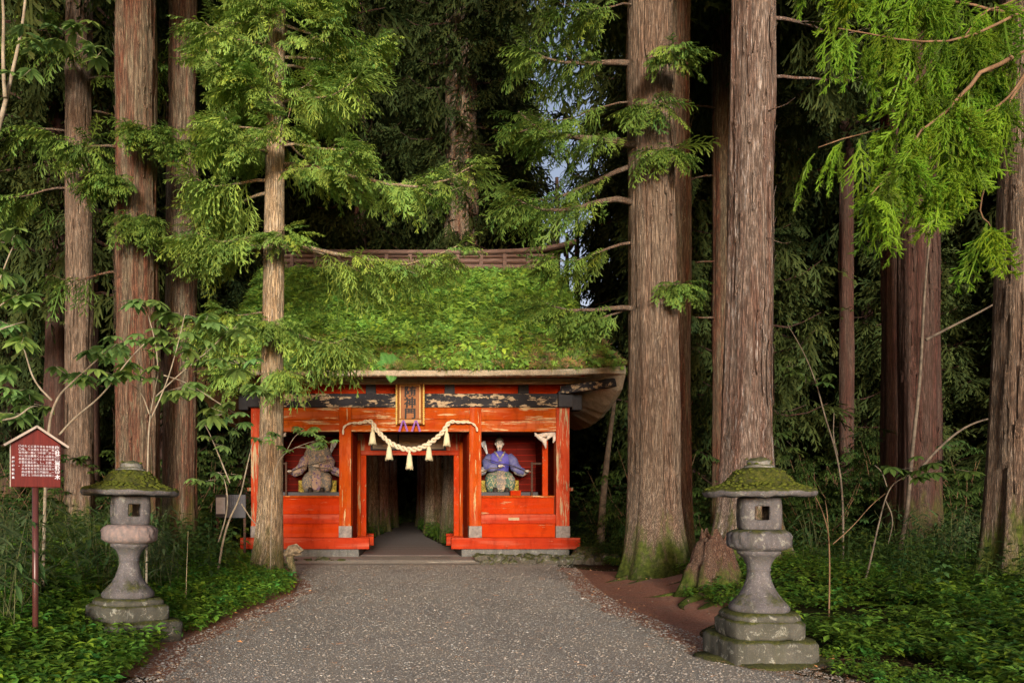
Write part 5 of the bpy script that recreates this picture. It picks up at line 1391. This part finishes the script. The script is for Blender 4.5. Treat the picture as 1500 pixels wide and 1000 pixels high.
sasa = [sasa_mesh(1, 0), sasa_mesh(2, 1), sasa_mesh(3, 0)]
rs = random.Random(15)
def put_sasa(x, y, s, lab, grp):
    root = empty('bamboo_grass', (x, y, float(gz(x, y))), lab, 'plant', grp, rs.uniform(0, 6)); root.scale = (s, s, s); m = rs.choice(sasa)
    child('stem', m[0], root); child('leaves', m[1], root)
for i in range(20):
    y = rs.uniform(8.8, 13.8); x = rs.uniform(-.55*y, -2.9 - (y > 11)*.6)
    put_sasa(x, y, rs.uniform(.55, 1.0), 'clump of bamboo grass on the bank behind the left lantern', 'bamboo grass behind the left lantern')
for i in range(4):
    y = rs.uniform(6.6, 8.2); x = rs.uniform(-.56*y, -.49*y)
    put_sasa(x, y, rs.uniform(.8, 1.1), 'bamboo grass clump at the far left behind the sign', 'bamboo grass beside the sign')
for i in range(16):
    y = rs.uniform(12, 20); x = rs.uniform(6.5, .76*y)
    put_sasa(x, y, rs.uniform(.6, 1.0), 'shaded bamboo grass clump among the right hand trunks', 'bamboo grass among the right trunks')

# broad leaved saplings
palm_t = [palmate(RG, 6, .19, .075) for _ in range(3)]
def sapling(label, Y, paths, leaves, mat=None, lmat=None, r0=.014, name='sapling', lsc=1.0, seed=0, nleaf=3):
    """paths: stems as pixel polylines at depth Y; leaves: [(px, py, n, radius px)]"""
    rng = np.random.default_rng(seed+3)
    b = W(paths[0][0][0], paths[0][0][1], Y); b[2] = float(gz(b[0], Y))
    root = empty(name, tuple(b), label, 'tree'); g = G(); c = G()
    for i, pth in enumerate(paths):
        P = np.array([W(px, py, Y + (rng.normal(0, .12) if k else 0)) - b for k, (px, py) in enumerate(pth)])
        if i == 0: P[0][2] = -.1
        t = np.linspace(0, 1, len(P)); tt = np.linspace(0, 1, len(P)*4); Q = np.stack([np.interp(tt, t, P[:, q]) for q in range(3)], -1)
        Q = np.stack([np.convolve(np.pad(Q[:, q], 2, 'edge'), np.ones(5)/5, 'valid') for q in range(3)], -1)
        g.tube(Q, np.linspace(r0*(1 if i == 0 else .6), r0*.3, len(Q)), 8)
    for (px, py, n, rad) in leaves:
        ctr = W(px, py, Y) - b; rr = rad*Y/F
        for q in range(n):
            p = ctr + np.array((rng.uniform(-1, 1)*rr, rng.uniform(-1, 1)*rr, rng.uniform(-.45, .45)*rr))
            a = rng.uniform(0, 2*PI); d = np.array((math.cos(a), math.sin(a), -.15))
            g.tube(np.array([ctr + (p-ctr)*.2 + np.array((0, 0, -.03)), p]), [.003, .002], 4)
            scatter(c, palm_t[q % 3], [p], [d], [lsc*rng.uniform(.75, 1.25)], rng, .35, (.65, 1.35))
    g.build('stem', mat or m_pale_twig, root, smooth=True, col_attr=False)
    if leaves: c.build('leaves', lmat or m_leaf_sap, root)
    return root
sapling('leafy sapling with long drooping leaf clusters rising behind the left lantern', 9.0,
    [[(214, 800), (216, 690), (218, 620), (224, 585), (232, 545)], [(218, 620), (245, 560), (262, 500), (272, 455)], [(220, 610), (208, 575), (190, 560)], [(224, 585), (262, 548), (305, 515), (338, 480)], [(232, 545), (228, 500), (215, 455), (210, 440)], [(235, 548), (275, 560), (320, 590), (352, 610)]],
    [(210, 445, 6, 22), (270, 455, 5, 26), (240, 500, 8, 36), (200, 540, 5, 26), (338, 478, 8, 34), (300, 515, 7, 34), (350, 530, 6, 30), (270, 560, 7, 36), (330, 600, 7, 34), (365, 570, 4, 24), (190, 500, 5, 25), (300, 470, 5, 25)], lsc=1.0, seed=1)
sapling('bare armed sapling forking left behind the red sign with leaves at its tips', 8.4,
    [[(62, 760), (68, 640), (80, 585), (105, 560), (150, 520)], [(80, 590), (50, 560), (38, 520), (30, 492)], [(84, 640), (110, 610), (150, 580), (185, 530), (215, 500)], [(0, 615), (25, 612), (48, 592), (66, 600)]],
    [(100, 545, 5, 24), (150, 515, 6, 28), (170, 545, 5, 26), (20, 600, 5, 22), (45, 585, 4, 20), (12, 570, 4, 18)], r0=.020, seed=2)
sapling('thin forked sapling with sparse leaves left of the young cedar', 12.0,
    [[(316, 810), (330, 770), (352, 730), (360, 690), (372, 640)], [(318, 800), (335, 745), (330, 700), (318, 690)], [(352, 735), (368, 760), (378, 770)], [(340, 715), (310, 640), (295, 612)]],
    [(372, 640, 5, 28), (350, 620, 6, 30), (310, 645, 4, 25), (335, 690, 3, 22), (300, 700, 4, 22)], r0=.020, seed=3, lsc=.85)
sapling('leafy twig reaching right from behind the young cedar across the brown statue', 14.2,
    [[(396, 790), (398, 700), (412, 665), (440, 652), (462, 645)], [(420, 660), (430, 640), (446, 628)], [(430, 655), (450, 655), (470, 660)]],
    [(430, 624, 4, 12), (448, 628, 5, 14), (468, 640, 6, 16), (480, 645, 4, 12), (462, 650, 5, 12), (415, 655, 3, 10)], r0=.012, seed=4, lsc=.75)
sapling('leafy branches of a sapling cut by the left edge above the sign', 7.0,
    [[(-60, 800), (-50, 560), (-30, 470), (10, 440), (30, 430)], [(-40, 500), (5, 480), (40, 470)], [(-40, 520), (10, 380), (25, 350)]],
    [(15, 350, 4, 20), (10, 400, 5, 22), (20, 440, 6, 24), (15, 470, 5, 24), (30, 500, 3, 18), (-5, 540, 4, 22)], lsc=.9, seed=5)
sapling('crooked bare grey sapling at the upper left corner', 8.0, [[(-70, 760), (-60, 500), (-35, 300), (0, 180), (8, 150), (22, 90), (35, 30), (40, -40)], [(8, 150), (4, 90), (6, 20), (0, -40)]], [(60, 60, 7, 34), (110, 45, 7, 34), (140, 80, 5, 30), (30, 110, 3, 20)], r0=.036, seed=6, lsc=.8)
m_dim_twig = mat_plain('grey_sapling_bark', (.06, .05, .04), (.19, .16, .12), 7, .9, .1, .4)
# pale leaning saplings in the right-hand wood
sapling('pale birch like sapling leaning before the wide dark red cedar', 15.0, [[(1312, 826), (1322, 790), (1330, 740), (1336, 660), (1348, 560), (1352, 470), (1356, 400), (1368, 300)], [(1352, 500), (1390, 480), (1430, 460), (1480, 432)], [(1336, 700), (1380, 650), (1420, 620), (1470, 608)]], [(1480, 600, 3, 22), (1400, 650, 4, 26)], r0=.045, seed=7, mat=m_dim_twig, lmat=m_leaf_dim)
sapling('low forked pale sapling right of the right lantern', 11.0, [[(1262, 868), (1272, 835), (1284, 780), (1300, 715), (1320, 700), (1345, 690)], [(1296, 730), (1310, 760), (1300, 800)], [(1300, 715), (1292, 690), (1280, 680)]], [(1345, 680, 6, 34), (1320, 690, 4, 24), (1380, 680, 5, 30)], r0=.015, seed=8, mat=m_dim_twig, lmat=m_leaf_dim)
sapling('thin curving bare sapling standing right behind the right lantern', 13.0, [[(1234, 820), (1236, 740), (1228, 670), (1208, 610), (1196, 560), (1175, 510), (1150, 470)], [(1228, 670), (1220, 640), (1222, 600)]], [(1150, 640, 4, 30), (1180, 560, 3, 26), (1160, 530, 4, 28)], r0=.018, seed=9, mat=m_dim_twig, lmat=m_leaf_dim)
sapling('slim pale leaning trunk in the dark between gate and great cedar', 22.0, [[(879, 800), (881, 760), (886, 700), (893, 640), (900, 590), (905, 540)]], [], r0=.12, seed=10, mat=m_dim_twig)
sapling('twiggy reddish shrub beside the cap of the right lantern', 9.0, [[(1214, 845), (1216, 790), (1206, 750), (1192, 722)], [(1214, 800), (1212, 750), (1208, 730)], [(1216, 800), (1250, 770), (1275, 740), (1300, 720)]], [], r0=.010, seed=11, mat=m_twig)
stk = G(); b = W(272, 885, 9.6); b[2] = float(gz(b[0], 9.6)); stk.tube(np.array([b-(0, 0, .1), b+(0.01, 0, .4), b+(.03, 0, .92)]), [.006, .005, .003], 6); tag(stk.build('pale_stalk', m_tassel, smooth=True, col_attr=False), 'single straight pale dry stalk right of the left lantern', 'stalk')

# shade shrubs filling the wood at eye height
def shrub_mesh(seed, tp):
    rng = np.random.default_rng(seed); g = G(); c = G(); pos = []; dr = []
    for k in range(12):
        P = limb(g, np.array((rng.normal(0, .1), rng.normal(0, .1), 0)), rng.uniform(0, 2*PI), R(rng.uniform(35, 80)), rng.uniform(1.2, 2.6), .018, rng, 5, .3, 6)
        for q in range(16):
            i = rng.integers(2, len(P)); pos.append(P[i] + rng.normal(0, .20, 3)*np.array((1, 1, .5))); a = rng.uniform(0, 2*PI); dr.append((math.cos(a), math.sin(a), -.1))
    scatter(c, tp, pos, dr, rng.uniform(.6, 1.3, len(pos)), rng, .4, (.4, 1.5))
    a = g.build('s', m_twig, smooth=True, col_attr=False); b = c.build('l', m_leaf_dim); r = (a.data, b.data); bpy.data.objects.remove(a); bpy.data.objects.remove(b); return r
shr = [shrub_mesh(3, palm_t[0]), shrub_mesh(4, palm_t[1]), shrub_mesh(5, sp_mid[0])]
rr_ = random.Random(21); n_ = 0
while n_ < 64:
    y = rr_.uniform(17, 34); x = rr_.uniform(-.56*y, .8*y)
    if -5.2 < x < 5.6 or (y < 20 and abs(x) < 8): continue
    n_ += 1; side = 'left' if x < 0 else 'right'
    root = empty('shrub', (x, y, float(gz(x, y))), 'dim leafy shrub among the trunks on the %s of the gate' % side, 'shrub', 'dim shrubs in the wood on the %s' % side, rr_.uniform(0, 6)); s = rr_.uniform(.7, 1.3); root.scale = (s, s, s); m = rr_.choice(shr)
    child('stem', m[0], root); child('leaves', m[1], root)

# ------------------------------------------------------------------ pebbles, needles, fallen leaves
def pebbles():
    rng = np.random.default_rng(3); c = G()
    V0 = np.array([(1, 0, 0), (.5, .85, .1), (-.5, .8, 0), (-1, .05, .05), (-.45, -.85, 0), (.55, -.8, .1), (.15, .1, .62), (0, 0, -.4)])
    F0 = np.array([(i, (i+1) % 6, 6) for i in range(6)] + [((i+1) % 6, i, 7) for i in range(6)])
    N = 85000; y = 5.4 + 12.5*rng.random(N)**1.7; a, b = XL(y)-.22, XR(y)+.35; x = a + (b-a)*rng.random(N)
    s = rng.gamma(3.0, .0016, N); s = np.clip(s, .002, .024)
    edge_ = (np.minimum(x-XL(y), XR(y)-x) < .12); s = s*np.where(edge_, 1.35, 1)
    th = rng.uniform(0, 2*PI, N); sx = s*rng.uniform(.8, 1.4, N); sy = s*rng.uniform(.7, 1.1, N)
    cx = V0[None, :, 0]*sx[:, None]; cy = V0[None, :, 1]*sy[:, None]
    P = np.stack([cx*np.cos(th)[:, None]-cy*np.sin(th)[:, None] + x[:, None], cx*np.sin(th)[:, None]+cy*np.cos(th)[:, None] + y[:, None], V0[None, :, 2]*s[:, None]*.55 + (gz(x, y)+.014)[:, None]], -1)
    P += rng.normal(0, .12, P.shape)*s[:, None, None]
    v = rng.gamma(30, .017, N)+.25; v = np.where(rng.random(N) < .006, v*1.5, v); w_ = rng.normal(0, .05, N)
    C = np.repeat(np.stack([v*(1+w_), v, v*(1-w_)], -1)[:, None], 8, 1)
    Fi = F0[None] + (np.arange(N)*8)[:, None, None]
    c.add(P.reshape(-1, 3), Fi.reshape(-1, 3), 0, C.reshape(-1, 3))
    tag(c.build('gravel', m_pebble), 'loose grey crushed stones on the approach', 'gravel', kind='stuff')
pebbles()
rq = np.random.default_rng(44)
for q, (bx, by, ba) in enumerate(((-3.9, 7.2, .4), (-2.9, 10.2, 1.1), (5.6, 8.4, .3), (7.2, 9.6, 2.2), (4.4, 9.4, 1.6), (6.6, 11.5, .9), (-3.6, 12.4, .2))):
    g = G(); P = np.array([(bx+math.cos(ba)*t, by+math.sin(ba)*t, 0) for t in np.linspace(0, rq.uniform(.6, 1.3), 9)]); P[:, :2] += np.cumsum(rq.normal(0, .02, (9, 2)), 0); P[:, 2] = gz(P[:, 0], P[:, 1]) + .07 + .03*np.sin(np.arange(9))
    g.tube(P, np.linspace(.014, .004, 9), 6)
    for k in (3, 5, 6): g.tube(np.array([P[k], P[k]+np.array((rq.uniform(-.2, .2), rq.uniform(-.2, .2), .06))]), [.006, .002], 4)
    tag(g.build('fallen_branch', m_twig, smooth=True, col_attr=False), 'dead fallen branch lying among the low plants beside the path', 'branch', 'fallen branches in the undergrowth')
def litter():
    rng = np.random.default_rng(6); c = G(); out = [[], [], []]; ribbon(out, (-.5, 0, 0), (0, 0, .04), (.5, .06, 0), .09, 1, 1); t = tpl(out)
    N = 16000; y = 5.8 + 11.5*rng.random(N)**1.3; left = rng.random(N) < .38
    x = np.where(left, XL(y) - rng.normal(.05, .28, N), XR(y) + np.abs(rng.normal(0, .8, N)) - .15)
    pos = np.stack([x, y, gz(x, y)+.022], -1); a = rng.uniform(0, 2*PI, N)
    scatter(c, t, pos, np.stack([np.cos(a), np.sin(a), 0*a], -1), rng.uniform(.02, .07, N), rng, .3, (.15, .9), hue=.1)
    N = 900; y = 6 + 12*rng.random(N); x = XL(y) + (XR(y)-XL(y))*rng.random(N); a = rng.uniform(0, 2*PI, N)
    scatter(c, t, np.stack([x, y, gz(x, y)+.03], -1), np.stack([np.cos(a), np.sin(a), 0*a], -1), rng.uniform(.03, .11, N), rng, .3, (.5, 1.6), hue=.1)
    out = [[], [], []]; leaf_shape(out, (0, 0, 0), (1, 0, 0), 1, .6, seg=2); t2 = tpl(out); N = 420; y = 6 + 10*rng.random(N); left = rng.random(N) < .5
    x = np.where(left, XL(y) - rng.normal(.1, .5, N), XR(y) + np.abs(rng.normal(0, .9, N))); a = rng.uniform(0, 2*PI, N)
    scatter(c, t2, np.stack([x, y, gz(x, y)+.05], -1), np.stack([np.cos(a), np.sin(a), 0*a], -1), rng.uniform(.02, .06, N), rng, .5, (.4, 1.3), hue=.15)
    tag(c.build('fallen_leaves', m_drydebris), 'brown cedar needles and dead leaves along the path edges', 'leaf litter', kind='stuff')
litter()

# ------------------------------------------------------------------ camera, light, sky
cam = bpy.data.cameras.new('camera'); co = bpy.data.objects.new('camera', cam); col.objects.link(co)
co.location = (0, 0, CH); co.rotation_euler = (R(90), 0, 0)
cam.sensor_width = 36; cam.lens = F/1500*36; cam.shift_x = (750-CX)/1500; cam.shift_y = (CY-500)/1500
cam.clip_end = 1000; cam.clip_start = .05
sc.camera = co
EL, AZ = R(7), R(182)      # the light comes from behind the camera, a little from the left
sd = Vector((math.cos(EL)*math.sin(AZ), math.cos(EL)*math.cos(AZ), math.sin(EL)))
sun = bpy.data.lights.new('sun', 'SUN'); so = bpy.data.objects.new('sun', sun); col.objects.link(so)
so.rotation_euler = sd.to_track_quat('Z', 'Y').to_euler()
sun.energy = 4.8; sun.angle = R(11); sun.color = (1.0, .94, .84)
w = bpy.data.worlds.new('World'); sc.world = w; w.use_nodes = True
nt = w.node_tree; bg = nt.nodes['Background']
sky = nt.nodes.new('ShaderNodeTexSky'); sky.sky_type = 'NISHITA'; sky.sun_disc = False
sky.sun_elevation = EL; sky.sun_rotation = AZ; sky.air_density = 1.0; sky.dust_density = 2.0
hs = nt.nodes.new('ShaderNodeMix'); hs.data_type = 'RGBA'; hs.blend_type = 'MULTIPLY'; hs.inputs[0].default_value = 1
hs.inputs[7].default_value = (1.75, 1.4, 1.45, 1)
nt.links.new(sky.outputs[0], hs.inputs[6]); nt.links.new(hs.outputs[2], bg.inputs[0])
bg.inputs[1].default_value = .15
sc.view_settings.view_transform = 'Standard'; sc.view_settings.look = 'None'; sc.view_settings.exposure = 0
sc.cycles.max_bounces = 6; sc.cycles.diffuse_bounces = 4; sc.cycles.transmission_bounces = 3; sc.cycles.use_denoising = True
